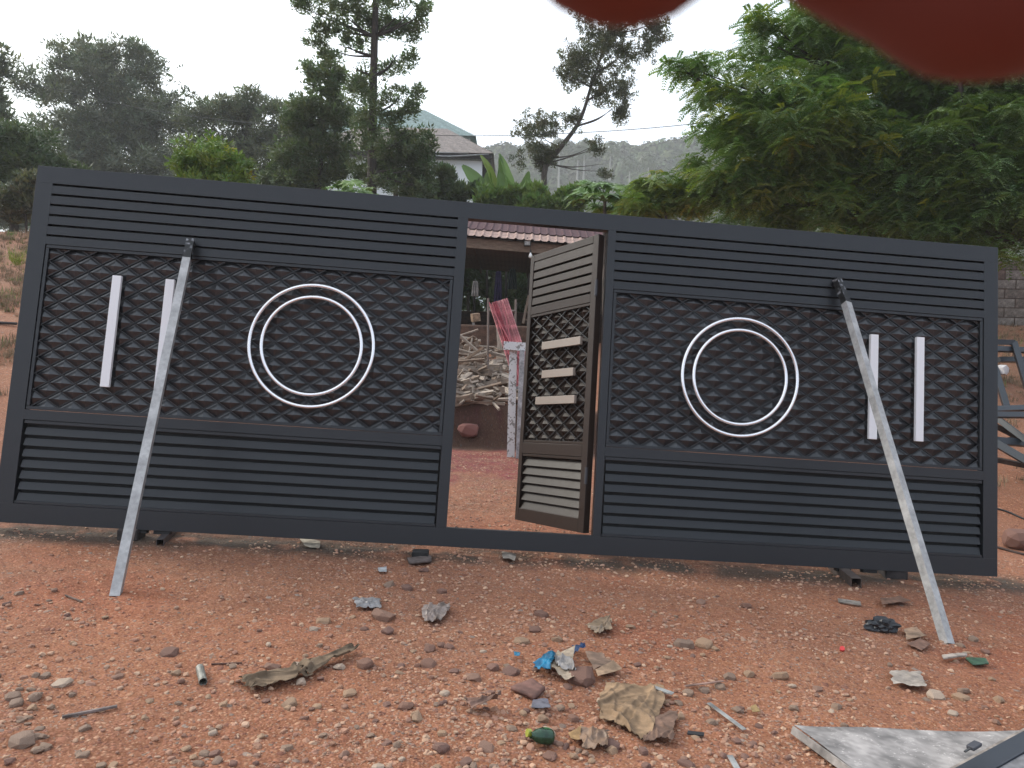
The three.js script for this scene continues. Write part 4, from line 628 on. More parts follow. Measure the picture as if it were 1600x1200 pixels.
const STONE = { red: ['red brown angular stone half set in the earth', 'red brown stones'], tan: ['tan coloured angular stone lying on the red earth', 'tan stones'], grey: ['grey stone lying loose on the red earth', 'grey stones'], plum: ['dark purplish stone lying on the red earth', 'dark purplish stones'], pale: ['pale cream stone lying on the red earth', 'pale cream stones'] };
const MARKS = [[420, 1060, 'the twisted grey green rag'], [315, 1062, 'the grey pipe stub'], [140, 1115, 'the burnt stick'], [180, 930, 'the foot of the straight prop'], [850, 1050, 'the bright blue wrapper'], [985, 1110, 'the crumpled tan cloth'], [840, 1158, 'the green bottle'], [1135, 1125, 'the long metal strip'], [1250, 1140, 'the corner of the steel sheet'], [1380, 980, 'the black bag'], [1420, 1070, 'the creased paper sheet'], [1480, 1005, 'the foot of the bent prop'], [1327, 942, 'the slotted plate'], [825, 1085, 'the flat reddish slab'], [675, 965, 'the clear plastic bag'], [572, 948, 'the clear plastic film'], [940, 982, 'the orange brown bag'], [750, 1108, 'the curled cardboard'], [1316, 1017, 'the red bottle cap'], [655, 872, 'the black block'], [485, 853, 'the yellowish paper scrap']].map(([x, y, n]) => [spot(x, y), n]);
const WORD = { red: 'red brown angular stone', tan: 'tan angular stone', grey: 'grey stone', plum: 'dark purplish stone', pale: 'pale cream stone' };
function stone(p, size, tone, label) { if (!label) { let b = 1e9, w = ''; for (const [q, n] of MARKS) { const d = q.distanceTo(p); if (d < b) { b = d; w = n; } } const big = size > 0.05 ? 'large ' : size < 0.03 ? 'small ' : ''; STONE.now = `${big}${WORD[tone]} lying ${b < 0.16 ? 'right beside' : b < 0.4 ? 'near' : 'some way from'} ${w}`; } const o = mesh(stoneGeo[Math.floor(rnd() * stoneGeo.length)], stoneTones[tone][Math.floor(rnd() * stoneTones[tone].length)]); o.scale.setScalar(size * rr(0.9, 1.1)); o.rotation.set(rr(-0.25, 0.25), rr(0, 6.283), rr(-0.25, 0.25)); o.position.copy(p); o.position.y = ground(p.x, p.z) + size * rr(0.0, 0.10); top(o, 'stone', label || STONE.now, 'stone', label ? undefined : STONE[tone][1]); }
const pxSize = (px, py, w) => { const p = spot(px, py); return [p, w / FPX * -p.z]; };
for (const [x, y, w, t] of [[505, 972, 30, 'tan'], [490, 985, 18, 'pale'], [600, 965, 46, 'red'], [605, 988, 26, 'red'], [608, 915, 20, 'grey'], [662, 893, 20, 'red'], [690, 925, 18, 'red'], [635, 920, 22, 'red'], [470, 1068, 20, 'pale'], [530, 1044, 22, 'pale'], [465, 1040, 18, 'pale'], [570, 1040, 30, 'plum'], [545, 1085, 24, 'tan'], [495, 1105, 18, 'tan'], [452, 1102, 26, 'tan'], [635, 1105, 28, 'plum'], [652, 1122, 26, 'tan'], [672, 1015, 26, 'plum'], [690, 1010, 18, 'plum'], [670, 1040, 24, 'plum'], [710, 1050, 20, 'red'], [740, 1060, 26, 'red'], [770, 1045, 24, 'red'], [798, 1052, 30, 'red'], [448, 1170, 22, 'grey'], [505, 1150, 18, 'grey'], [580, 1150, 20, 'grey'], [620, 1165, 20, 'grey'], [690, 1170, 30, 'red'], [760, 1170, 24, 'red'], [265, 1022, 32, 'plum'], [275, 1053, 18, 'tan'], [97, 1070, 26, 'pale'], [185, 1058, 22, 'red'], [165, 965, 14, 'tan'], [1100, 1008, 30, 'tan'], [1068, 1008, 30, 'grey'], [1095, 943, 22, 'red'], [1165, 948, 20, 'plum'], [985, 980, 16, 'tan'], [1218, 1058, 26, 'tan'], [1237, 1072, 16, 'pale'], [1462, 1090, 30, 'pale'], [1505, 1080, 18, 'grey'], [1560, 1095, 22, 'tan'], [1240, 1108, 18, 'grey'], [1140, 1060, 22, 'grey'], [1100, 1080, 22, 'grey'], [1075, 1085, 20, 'grey'], [1060, 1100, 18, 'grey'], [1110, 1130, 20, 'grey'], [1150, 1110, 18, 'grey'], [1125, 1075, 18, 'grey'], [1170, 1055, 22, 'tan'], [835, 985, 30, 'plum'], [815, 1005, 30, 'tan'], [870, 1000, 22, 'tan'], [845, 962, 24, 'plum'], [1500, 1010, 14, 'grey'], [1520, 1000, 16, 'grey'], [1540, 1020, 18, 'red'], [1510, 1020, 16, 'tan'], [920, 1160, 26, 'red'], [955, 1175, 26, 'tan'], [1005, 1175, 20, 'red'], [860, 1185, 18, 'red'], [800, 1140, 18, 'grey'], [20, 1090, 24, 'grey'], [48, 1078, 20, 'grey'], [70, 1058, 18, 'grey'], [50, 1108, 18, 'tan'], [25, 1100, 22, 'grey'], [35, 1160, 38, 'grey'], [15, 1190, 20, 'red'], [62, 1140, 20, 'grey'], [310, 1195, 18, 'grey'], [320, 1180, 16, 'grey'], [340, 1190, 18, 'grey'], [10, 945, 16, 'red'], [30, 928, 14, 'grey']]) { const [p, s] = pxSize(x, y, w * 0.92); stone(p, s, t); }
{
  let n = 0; const tones = ['red', 'red', 'tan', 'grey', 'plum', 'tan', 'red', 'pale'];
  while (n < 205) {
    const px = rr(-40, 1640), py = lerp(905, 1215, Math.sqrt(rnd())), dens = 0.25 + 0.75 * Math.exp(-Math.pow((px - 820) / 420, 2)) + (px < 160 && py > 1000 ? 0.6 : 0) + 0.5 * fbm(px * 0.01, py * 0.02, 3, 2);
    if (rnd() > dens) continue; const p = spot(px, py), s = rr(0.022, 0.036) + (rnd() < 0.16 ? rr(0.01, 0.03) : 0); stone(p, s, px < 160 && py > 1020 ? 'grey' : tones[Math.floor(rnd() * (tones.length - 0.4))]); n++;
  }
}
// gravel too fine to pick apart
{
  const g = new THREE.Group(); g.name = 'gravel'; g.userData = { kind: 'stuff', label: 'fine red and grey gravel scattered over the earth', category: 'gravel' }; scene.add(g);
  const shapes = [0, 1, 2].map((k) => { const q = new THREE.IcosahedronGeometry(0.5, 1), p = q.attributes.position; for (let i = 0; i < p.count; i++) { const v = V().fromBufferAttribute(p, i), f = 1 + 0.55 * N(v.x * 3 + k * 5, v.y * 3, v.z * 3); p.setXYZ(i, v.x * f * 1.15, v.y * f * 0.62, v.z * f * 0.9); } q.computeVertexNormals(); return q; });
  const pal = [[0.31, 0.165, 0.105], [0.35, 0.19, 0.125], [0.27, 0.14, 0.095], [0.40, 0.245, 0.16], [0.31, 0.195, 0.135], [0.24, 0.13, 0.09], [0.40, 0.26, 0.175]];
  const gm = new THREE.MeshStandardMaterial({ color: lin(1, 1, 1), roughness: 0.92 }), o = new THREE.Object3D(), c = new THREE.Color();
  for (const sh of stoneGeo.slice(0, 5)) {                     // angular chips, 8 to 22 mm
    const im = new THREE.InstancedMesh(sh, gm, 900); let k = 0;
    while (k < 900) { const z = -1.6 - 4.2 * rnd(), x = rr(-1, 1) * (0.78 * -z + 0.3), dn = 0.12 + 1.6 * Math.max(0, fbm(x * 1.3, z * 1.3, 22, 3) + 0.05) + 0.5 * Math.exp(-Math.pow((x - 0.2) / 1.0, 2)); if (rnd() > dn) continue; const s = 0.009 + 0.019 * Math.pow(rnd(), 2); o.position.set(x, ground(x, z) + s * 0.1, z); o.rotation.set(rr(-0.4, 0.4), rr(0, 6.283), rr(-0.4, 0.4)); o.scale.setScalar(s); o.updateMatrix(); im.setMatrixAt(k, o.matrix); const q = pal[Math.floor(Math.pow(rnd(), 1.2) * pal.length)], w = rr(0.85, 1.2); c.setRGB(q[0] * w, q[1] * w, q[2] * w); im.setColorAt(k, c); k++; }
    im.name = 'chips'; im.castShadow = im.receiveShadow = true; im.userData.kind = 'stuff'; g.add(im);
  }
  shapes.forEach((sh) => {
    const list = []; let guard = 0;
    while (list.length < 10500 && guard++ < 200000) {
      const z = -1.5 - 8.0 * Math.pow(rnd(), 1.5), x = rr(-1, 1) * (z < -6 ? rr(0.1, 0.35) * -z : 0.80 * -z + 0.5), clumpy = fbm(x * 1.6, z * 1.6, 12, 3) + 0.5 * fbm(x * 6, z * 6, 2, 2);
      if (rnd() > 0.05 + 3.2 * Math.max(0, clumpy - 0.01) + 0.25 * Math.exp(-Math.pow(x / 1.1, 2))) continue;
      list.push([x, z]);
    }
    const im = new THREE.InstancedMesh(sh, gm, list.length);
    list.forEach(([x, z], i) => { const r = rnd(), s = 0.0045 + 0.010 * Math.pow(r, 1.6) + (rnd() < 0.12 ? rr(0.006, 0.016) : 0); o.position.set(x, ground(x, z) - s * 0.10, z); o.rotation.set(rr(-0.5, 0.5), rr(0, 6.283), rr(-0.5, 0.5)); o.scale.set(s * rr(0.8, 1.4), s * rr(0.7, 1.2), s * rr(0.8, 1.3)); o.updateMatrix(); im.setMatrixAt(i, o.matrix); const q = pal[Math.floor(Math.pow(rnd(), 1.3) * pal.length)], w = rr(0.8, 1.25); c.setRGB(q[0] * w, q[1] * w, q[2] * w); im.setColorAt(i, c); });
    im.name = 'pebbles'; im.castShadow = im.receiveShadow = true; im.userData.kind = 'stuff'; g.add(im);
  });
}
// dry straw and grass on the banks
{
  seed(640); const bl = (n, L) => { const pos = []; for (let i = 0; i < n; i++) { const a = rr(0, 6.283), d = V(Math.cos(a) * rr(0.2, 0.9), rr(0.25, 1), Math.sin(a) * rr(0.2, 0.9)).normalize(), s = V(-Math.sin(a), 0, Math.cos(a)); leafTri(pos, V(rr(-0.06, 0.06), 0, rr(-0.06, 0.06)), d, s, L * rr(0.5, 1.2), 0.012, 0.1, rr(0.1, 0.7)); } return geoOf(pos); };
  const im = new THREE.InstancedMesh(bl(14, 0.11), leafMat(0.27, 0.19, 0.12, 0.2, 0.9), 1500), o = new THREE.Object3D(), c = new THREE.Color(); let k = 0;
  while (k < 1500) { const left = rnd() < 0.7, d = rr(7.5, 17), x = left ? -d * rr(0.60, 0.78) : d * rr(0.62, 0.80); if (fbm(x * 0.8, d * 0.8, 7, 2) + 0.06 * (d - 10) < rr(-0.1, 0.3)) continue; o.position.set(x, ground(x, -d) - 0.01, -d); o.rotation.y = rr(0, 6); o.scale.setScalar(rr(0.5, 1.2)); o.updateMatrix(); im.setMatrixAt(k, o.matrix); const w = rr(0.5, 1.2), gr = rnd() < 0.12; c.setRGB(w * (gr ? 0.5 : 1), w, w * (gr ? 0.4 : 1)); im.setColorAt(k, c); k++; }
  im.name = 'dry_grass'; im.userData = { kind: 'stuff', label: 'dry straw coloured grass on the earth banks', category: 'grass' }; im.castShadow = true; scene.add(im);
  const tuft = new THREE.Mesh(bl(60, 0.34), leafMat(0.24, 0.27, 0.05, 0.4, 0.8)); tuft.position.copy(spot(26, 416)); top(tuft, 'grass_tuft', 'yellow green tuft of grass on the left bank', 'grass tuft');
}
// ------------------------------------------------------------ litter
// a thin sheet laid over the ground between four corners given as pixels
function drape(name, label, cat, q, m, o = {}) {
  const { creases = 0, amp = 0.012, freq = 9, lift = 0.006, n = 12, sd = 1, torn = 0.1, thick = 0.0015, ridge = 0, group } = o;
  const c = q.map(([x, y, l]) => { const p = spot(x, y, l || 0); p.extra = l || 0; return p; }), mid = c.reduce((s, v) => s.add(v), V(0, 0, 0)).multiplyScalar(0.25), top_ = [], g = new THREE.BufferGeometry(), pos = [], idx = [], uv = [];
  seed(9000 + sd); const CR = Array.from({ length: creases }, () => [rr(-0.1, 1.1), rr(-0.1, 1.1), rr(0, 6.283), rr(0.018, 0.075), rr(0.35, 1), rr(0.25, 0.7), rr(-2, 2)]);
  for (let j = 0; j <= n; j++) for (let i = 0; i <= n; i++) {
    let u = i / n, v = j / n; if (i === 0 || i === n || j === 0 || j === n) { u = clamp(u + torn * 0.5 * N(v * 5 + u * 3, sd, 1), -0.06, 1.06); v = clamp(v + torn * 0.5 * N(u * 5 + v * 3, sd, 4), -0.06, 1.06); }
    const p = c[0].clone().lerp(c[1], u).lerp(c[3].clone().lerp(c[2], u), v); const ex = lerp(lerp(c[0].extra, c[1].extra, u), lerp(c[3].extra, c[2].extra, u), v);
    let w = N(p.x * freq, p.z * freq, sd) * 0.6 + N(p.x * freq * 2.3, p.z * freq * 2.3, sd + 3) * 0.4; if (ridge) w = lerp(w, 1 - 2.2 * Math.abs(N(p.x * freq * 0.8 + 2 * N(p.z * 4, sd), p.z * freq * 0.5, sd + 8)), ridge);
    if (creases) { w *= 0.25; for (const [a, b, t, wd, hh, len, cu] of CR) { const e1 = (u - a) * Math.cos(t) + (v - b) * Math.sin(t), e2 = -(u - a) * Math.sin(t) + (v - b) * Math.cos(t) + cu * e1 * e1 * 0.4, al = Math.exp(-Math.pow(e1 / len, 4)); const q = e2 / wd; w += hh * al * (q > 0 ? Math.exp(-q * q * 0.35) : Math.exp(-q * q * 3)); } w = Math.min(w, 1.5); }
    p.y = Math.max(ground(p.x, p.z) + 0.002, lie(p.x, p.z) + lift + ex + amp * (w + 0.55) + 0.01); top_.push(p); uv.push(p.x, p.z);
  }
  for (const s of [0, 1]) top_.forEach((p) => pos.push(p.x - mid.x, p.y - mid.y - s * thick, p.z - mid.z));
  const N2 = (n + 1) * (n + 1); for (let j = 0; j < n; j++) for (let i = 0; i < n; i++) { const k = j * (n + 1) + i; idx.push(k, k + n + 1, k + 1, k + 1, k + n + 1, k + n + 2, N2 + k, N2 + k + 1, N2 + k + n + 1, N2 + k + 1, N2 + k + n + 2, N2 + k + n + 1); }
  const edge = []; for (let i = 0; i <= n; i++) edge.push(i); for (let j = 1; j <= n; j++) edge.push(j * (n + 1) + n); for (let i = n - 1; i >= 0; i--) edge.push(n * (n + 1) + i); for (let j = n - 1; j >= 0; j--) edge.push(j * (n + 1));
  for (let e = 0; e + 1 < edge.length; e++) { const a = edge[e], b = edge[e + 1]; idx.push(a, b, N2 + a, b, N2 + b, N2 + a); }
  g.setAttribute('position', new THREE.Float32BufferAttribute(pos, 3)); g.setAttribute('uv', new THREE.Float32BufferAttribute([...uv, ...uv], 2)); g.setIndex(idx); g.computeVertexNormals();
  const ob = mesh(g, m); ob.position.copy(mid); top(ob, name, label, cat, group); return ob;
}
const card = tint(0.46, 0.30, 0.19), cardPale = tint(0.58, 0.46, 0.34), paper = tint(0.62, 0.54, 0.46), rag = tint(0.42, 0.27, 0.155, 0.95), ragGreen = tint(0.29, 0.20, 0.125, 0.95), blue = tint(0.03, 0.26, 0.46, 0.3), blueDark = tint(0.04, 0.09, 0.22, 0.35), film = tint(0.42, 0.40, 0.40, 0.3), grey = tint(0.40, 0.40, 0.39, 0.5);
drape('rag', 'twisted grey green rag strip half buried in the earth', 'rag', [[370, 1066], [462, 1050], [486, 1062], [392, 1086]], ragGreen, { amp: 0.015, freq: 10, creases: 12, n: 50, sd: 3, torn: 0.6 });
drape('rag', 'thin brown rag end trailing towards the gate', 'rag', [[462, 1050], [552, 1016], [558, 1022], [484, 1060]], ragGreen, { amp: 0.016, freq: 10, creases: 9, n: 40, sd: 6, torn: 0.6 });
drape('crumpled_cloth', 'crumpled tan cloth lying in folds on the stones', 'cloth', [[945, 1075], [1040, 1082], [1010, 1160], [935, 1128]], rag, { amp: 0.013, freq: 9, creases: 17, n: 80, sd: 12, torn: 0.35, thick: 0.003 });
drape('crumpled_cloth', 'flat brown cloth edge beside the crumpled tan cloth', 'cloth', [[1010, 1130], [1060, 1120], [1050, 1165], [1005, 1165]], tint(0.28, 0.165, 0.115, 0.95), { amp: 0.009, freq: 9, creases: 12, n: 44, sd: 15, torn: 0.4 });
drape('wrapper', 'bright blue crumpled plastic wrapper among the stones', 'wrapper', [[835, 1042], [868, 1032], [860, 1062], [833, 1060]], blue, { amp: 0.03, freq: 26, ridge: 0.5, n: 16, sd: 5, torn: 0.4 });
drape('wrapper', 'small dark blue plastic scrap above the torn carton', 'wrapper', [[893, 1020], [914, 1016], [914, 1026], [896, 1030]], blueDark, { amp: 0.03, freq: 30, n: 8, sd: 7, torn: 0.3 });
drape('wrapper', 'tiny light blue plastic scrap left of the bright blue wrapper', 'wrapper', [[802, 1026], [813, 1028], [812, 1034], [804, 1032]], blue, { amp: 0.02, freq: 30, n: 6, sd: 8 });
drape('torn_carton', 'cream torn carton flap next to the blue wrapper', 'carton', [[856, 1052], [872, 1026], [898, 1070], [888, 1075]], cardPale, { amp: 0.03, freq: 12, n: 12, sd: 9 });
drape('torn_paper', 'crumpled white printed paper beside the brown stone', 'paper', [[864, 1040], [890, 1034], [900, 1062], [872, 1058]], tint(0.60, 0.55, 0.52), { amp: 0.022, freq: 18, creases: 9, n: 26, sd: 10, lift: 0.012 });
drape('torn_carton', 'pale square carton scrap standing behind the white paper', 'carton', [[870, 1026], [898, 1028, 0.03], [894, 1042], [870, 1036]], cardPale, { amp: 0.01, n: 6, sd: 11 });
{ const [p, s] = pxSize(908, 1060, 36); stone(p, s * 1.15, 'plum', 'big smooth brown stone lying on the torn paper'); }
drape('cardboard', 'tan cardboard piece right of the big brown stone', 'cardboard', [[930, 1056], [958, 1044], [972, 1056], [934, 1068]], tint(0.50, 0.33, 0.21), { amp: 0.008, n: 8, sd: 13, torn: 0.05, lift: 0.016 });
drape('cardboard', 'folded flap of brown cardboard behind the tan piece', 'cardboard', [[914, 1030], [940, 1030], [958, 1044], [928, 1056]], tint(0.36, 0.23, 0.16), { amp: 0.02, n: 8, sd: 14 });
drape('flat_slab', 'flat reddish slab near the blue wrapper', 'slab', [[798, 1082], [830, 1068], [852, 1082], [834, 1098]], tint(0.27, 0.135, 0.105), { amp: 0.005, n: 6, sd: 16, thick: 0.014, lift: 0.014 });
drape('plastic_scrap', 'blue grey plastic scrap below the reddish slab', 'plastic', [[832, 1098], [856, 1100], [860, 1116], [830, 1114]], tint(0.22, 0.21, 0.25, 0.4), { amp: 0.02, n: 10, sd: 17 });
drape('plastic_film', 'clear grey plastic film lying on the earth under the gate', 'plastic', [[552, 940], [592, 940], [594, 955], [556, 955]], film, { amp: 0.010, freq: 10, creases: 8, n: 26, sd: 18, torn: 0.4 });
drape('plastic_bag', 'dusty clear plastic bag crumpled on the stones', 'bag', [[660, 954], [705, 950], [690, 976], [662, 976]], tint(0.46, 0.36, 0.31, 0.35), { amp: 0.014, freq: 10, creases: 12, n: 34, sd: 19, torn: 0.5 });
drape('plastic_bag', 'thin orange brown plastic bag with a pale end', 'bag', [[916, 984], [950, 966], [958, 990], [930, 998]], tint(0.50, 0.36, 0.24, 0.4), { amp: 0.014, freq: 10, creases: 10, n: 30, sd: 20, torn: 0.5 });
drape('cardboard', 'curled brown cardboard on the gravel below the rag', 'cardboard', [[722, 1102], [776, 1106], [780, 1112, 0.03], [735, 1118]], tint(0.30, 0.17, 0.125), { amp: 0.018, freq: 10, creases: 6, n: 24, sd: 21, torn: 0.4 });
drape('paper_scrap', 'yellowish paper scrap close under the gate', 'paper', [[468, 846], [500, 850], [500, 860], [476, 858]], tint(0.55, 0.47, 0.36), { amp: 0.01, n: 6, sd: 22 });
drape('paper_scrap', 'small white scrap on the earth in front of the doorway', 'paper', [[590, 891], [604, 890], [604, 897], [592, 898]], tint(0.66, 0.66, 0.66), { amp: 0.01, n: 5, sd: 23 });
drape('paper_scrap', 'cream paper scrap in front of the wicket door', 'paper', [[784, 868], [806, 872], [804, 882], [786, 878]], tint(0.56, 0.48, 0.40), { amp: 0.02, n: 6, sd: 24 });
drape('cardboard', 'tan cardboard lying beside the black bag', 'cardboard', [[1412, 988], [1432, 985], [1448, 1002], [1416, 1003]], tint(0.50, 0.33, 0.22), { amp: 0.012, n: 8, sd: 25, torn: 0.15 });
drape('cardboard', 'reddish cardboard right below the tan one by the black bag', 'cardboard', [[1416, 1010], [1438, 1004], [1454, 1012], [1440, 1022]], tint(0.36, 0.19, 0.13), { amp: 0.006, n: 8, sd: 26, torn: 0.12 });
drape('paper_sheet', 'creased dirty white paper sheet on the red earth', 'paper', [[1390, 1054], [1440, 1056], [1447, 1084], [1396, 1074]], tint(0.54, 0.46, 0.39), { amp: 0.012, freq: 14, n: 16, sd: 27, torn: 0.2 });
drape('green_scrap', 'dark green board scrap with a pale edge', 'board', [[1508, 1036], [1540, 1035], [1545, 1044], [1520, 1046]], tint(0.07, 0.17, 0.09, 0.6), { amp: 0.004, n: 5, sd: 28, torn: 0.04, thick: 0.006, lift: 0.012 });
drape('pale_batten', 'short flat cream batten by the prop foot', 'batten', [[1471, 1032], [1510, 1026], [1511, 1031], [1474, 1037]], tint(0.60, 0.50, 0.42), { amp: 0.002, n: 5, sd: 29, torn: 0.03, thick: 0.008, lift: 0.012 });
drape('leaf_scrap', 'dry brown sheet lying under the gate corner prop', 'cardboard', [[1375, 942], [1405, 938], [1425, 946], [1378, 952]], tint(0.33, 0.18, 0.12), { amp: 0.018, n: 8, sd: 30 });
drape('dry_leaf', 'yellow dry leaf on the grey gravel', 'leaf', [[1172, 1112], [1180, 1108], [1188, 1118], [1176, 1120]], tint(0.55, 0.36, 0.15), { amp: 0.01, n: 5, sd: 31 });
drape('dry_leaf', 'curled golden dry leaf next to the green bottle', 'leaf', [[888, 1152], [908, 1148], [906, 1168], [892, 1168]], tint(0.50, 0.30, 0.13), { amp: 0.03, n: 8, sd: 32 });
drape('plastic_film', 'tan plastic film crumpled in front of the tan cloth', 'plastic', [[905, 1148], [948, 1150], [950, 1176], [912, 1180]], tint(0.40, 0.25, 0.16, 0.5), { amp: 0.011, freq: 9, creases: 14, n: 44, sd: 33, torn: 0.4 });
// flat bars, strips, rods
function strip(name, label, cat, a, b, w, th, m, l = 0.008) { const A = spot(...a), B = spot(...b); A.y += l; B.y += l; const o = mesh(box(w, A.distanceTo(B), th, 0.0008), m); const d = B.clone().sub(A).normalize(), side = d.clone().cross(V(0, 1, 0)).normalize(); o.quaternion.setFromRotationMatrix(new THREE.Matrix4().makeBasis(side, d, side.clone().cross(d))); o.position.copy(A).lerp(B, 0.5); return top(o, name, label, cat); }
const alu = tint(0.58, 0.58, 0.56, 0.4, { metalness: 0.3 });
strip('metal_strip', 'long narrow grey metal strip on the gravel', 'metal strip', [1107, 1104], [1163, 1146], 0.018, 0.004, alu, 0.014);
strip('metal_strip', 'short grey metal strip on the edge of the tan cloth', 'metal strip', [1020, 1085], [1051, 1096], 0.022, 0.005, alu, 0.03);
strip('metal_strip', 'grey metal strip running out past the gravel near the big sheet', 'metal strip', [1140, 1186], [1156, 1214], 0.020, 0.004, alu, 0.012);
strip('burnt_stick', 'thin stick burnt black at one end', 'stick', [97, 1124], [183, 1107], 0.010, 0.008, tint(0.30, 0.24, 0.22), 0.008);
strip('thin_twig', 'thin twig beside the grey pipe stub', 'twig', [330, 1040], [378, 1038], 0.006, 0.005, tint(0.16, 0.08, 0.06), 0.006);
strip('thin_twig', 'thin twig near the foot of the straight prop', 'twig', [102, 932], [128, 942], 0.007, 0.006, tint(0.22, 0.15, 0.12), 0.006);
strip('thin_twig', 'pale broken lath on the grey gravel', 'lath', [1070, 1078], [1130, 1070], 0.012, 0.004, tint(0.46, 0.28, 0.22), 0.016);
strip('black_offcut', 'small black metal offcut on the brown cloth', 'offcut', [1074, 1150], [1100, 1153], 0.022, 0.006, mat(lin(0.02, 0.02, 0.022), 0.5), 0.012);
{
  const A = spot(312, 1049), B = spot(318, 1074); A.y += 0.014; B.y += 0.014; const g = new THREE.Group(); g.position.copy(A); const d = B.clone().sub(A), L = d.length() * 0.9, pm = tint(0.42, 0.41, 0.36, 0.5, { metalness: 0.2 });
  const t = part(g, 'tube', new THREE.LatheGeometry([[0.0125, 0], [0.0145, 0], [0.0145, L], [0.0125, L], [0.0125, 0]].map(([x, y]) => new THREE.Vector2(x, y)), 20), pm); t.quaternion.setFromUnitVectors(V(0, 1, 0), d.normalize()); top(g, 'pipe_stub', 'short stub of grey metal pipe lying on the earth', 'pipe');
  // plate with a slot
  const s = new THREE.Shape([[-0.06, -0.028], [0.06, -0.028], [0.06, 0.028], [-0.06, 0.028]].map(([x, y]) => new THREE.Vector2(x, y))); s.holes.push(new THREE.Path([[-0.02, -0.008], [-0.02, 0.008], [0.022, 0.008], [0.022, -0.008]].map(([x, y]) => new THREE.Vector2(x, y))));
  const pl = mesh(metric(new THREE.ExtrudeGeometry(s, { depth: 0.006, bevelEnabled: false })), tint(0.42, 0.38, 0.33, 0.5)); pl.rotation.set(-Math.PI / 2 + 0.06, 0, -0.35); pl.position.copy(spot(1327, 944)).add(V(0, 0.010, 0)); top(pl, 'slotted_plate', 'flat grey metal plate with a slot in it', 'plate');
  const cap = mesh(new THREE.CylinderGeometry(0.011, 0.012, 0.016, 18), mat(lin(0.55, 0.03, 0.03), 0.4)); cap.position.copy(spot(1316, 1017)).add(V(0, 0.009, 0)); cap.rotation.set(0.7, 0, 0.3); top(cap, 'bottle_cap', 'small bright red bottle cap on the gravel', 'bottle cap');
  // green bottle
  const bt = new THREE.Group(); bt.position.copy(spot(845, 1160)).add(V(0, 0.03, 0)); const prof = [[0.002, 0], [0.028, 0.002], [0.031, 0.012], [0.031, 0.055], [0.024, 0.075], [0.013, 0.09], [0.013, 0.098]].map(([x, y]) => new THREE.Vector2(x, y));
  const body = part(bt, 'bottle_body', new THREE.LatheGeometry(prof, 24), tint(0.035, 0.10, 0.05, 0.2)), lid = part(bt, 'cap', new THREE.CylinderGeometry(0.016, 0.016, 0.016, 20), mat(lin(0.30, 0.32, 0.05), 0.4)); for (const o of [body, lid]) { o.rotation.z = 1.35; o.rotation.y = 0.35; } body.position.set(0.045, -0.008, 0.01); lid.position.set(-0.052, 0.012, 0.022); const lb = part(bt, 'label_band', new THREE.CylinderGeometry(0.0317, 0.0317, 0.028, 24, 1, true), tint(0.05, 0.22, 0.06, 0.4)); lb.rotation.copy(body.rotation); lb.position.set(0.016, -0.002, 0.013);
  bt.scale.setScalar(0.8); top(bt, 'green_bottle', 'crushed dark green bottle with a yellowish cap lying on its side', 'bottle');
  // black bag
  seed(71); const bg = new THREE.IcosahedronGeometry(1, 4), p = bg.attributes.position; for (let i = 0; i < p.count; i++) { const v = V().fromBufferAttribute(p, i), f = 1 + 0.5 * N(v.x * 2, v.y * 2, v.z * 2) - 0.45 * Math.abs(N(v.x * 4, v.y * 4 + 3, v.z * 4)); p.setXYZ(i, v.x * f * 0.085, Math.max(-0.02, v.y * f * 0.045), v.z * f * 0.055); } bg.computeVertexNormals(); const bag = mesh(bg, mat(lin(0.014, 0.015, 0.018), 0.35)); bag.position.copy(spot(1378, 984)).add(V(0, 0.02, 0)); top(bag, 'black_bag', 'crumpled black plastic bag on the red earth', 'bag');
  // steel tubes and blocks that carry the gate
  const tube = (label, a, b, w, m) => { const q = new THREE.Group(); const A2 = spot(...a), B2 = spot(...b); A2.y += w * 0.45; B2.y += w * 0.45; q.position.copy(A2); tubeBetween(q, 'tube', V(0, 0, 0), B2.sub(A2), w, w, m, V(0, 1, 0)); top(q, 'bearer_tube', label, 'steel tube', 'bearers under the gate'); };
  tube('dark square tube end sticking out under the gate beside the straight prop', [250, 853], [276, 826], 0.042, tint(0.10, 0.085, 0.085, 0.5));
  tube('rusty grey square tube sticking out under the gate near the bent prop', [1338, 918], [1296, 884], 0.062, tint(0.15, 0.115, 0.10, 0.6));
  const blk = (label, px, py, w, h, d, m) => { const o = mesh(box(w, h, d, 0.006), m); const c = spot(px, py); o.position.copy(c).add(V(0, h * 0.4, -d * 0.3)); o.rotation.y = rr(-0.2, 0.2); top(o, 'bearer_block', label, 'block', 'bearers under the gate'); };
  blk('blackened block under the gate right by the straight prop', 200, 842, 0.12, 0.07, 0.14, tint(0.07, 0.055, 0.05)); blk('blackened block under the gate close to the bent prop', 1400, 902, 0.14, 0.07, 0.16, tint(0.06, 0.05, 0.05));
  blk('black block lying in front of the doorway threshold', 656, 874, 0.10, 0.055, 0.08, tint(0.03, 0.028, 0.028)); 
  drape('flat_slab', 'grey flat slab in front of the black block', 'slab', [[636, 878], [672, 874], [674, 881], [640, 886]], tint(0.20, 0.155, 0.14), { amp: 0.003, n: 5, sd: 36, thick: 0.014, lift: 0.016 });
}
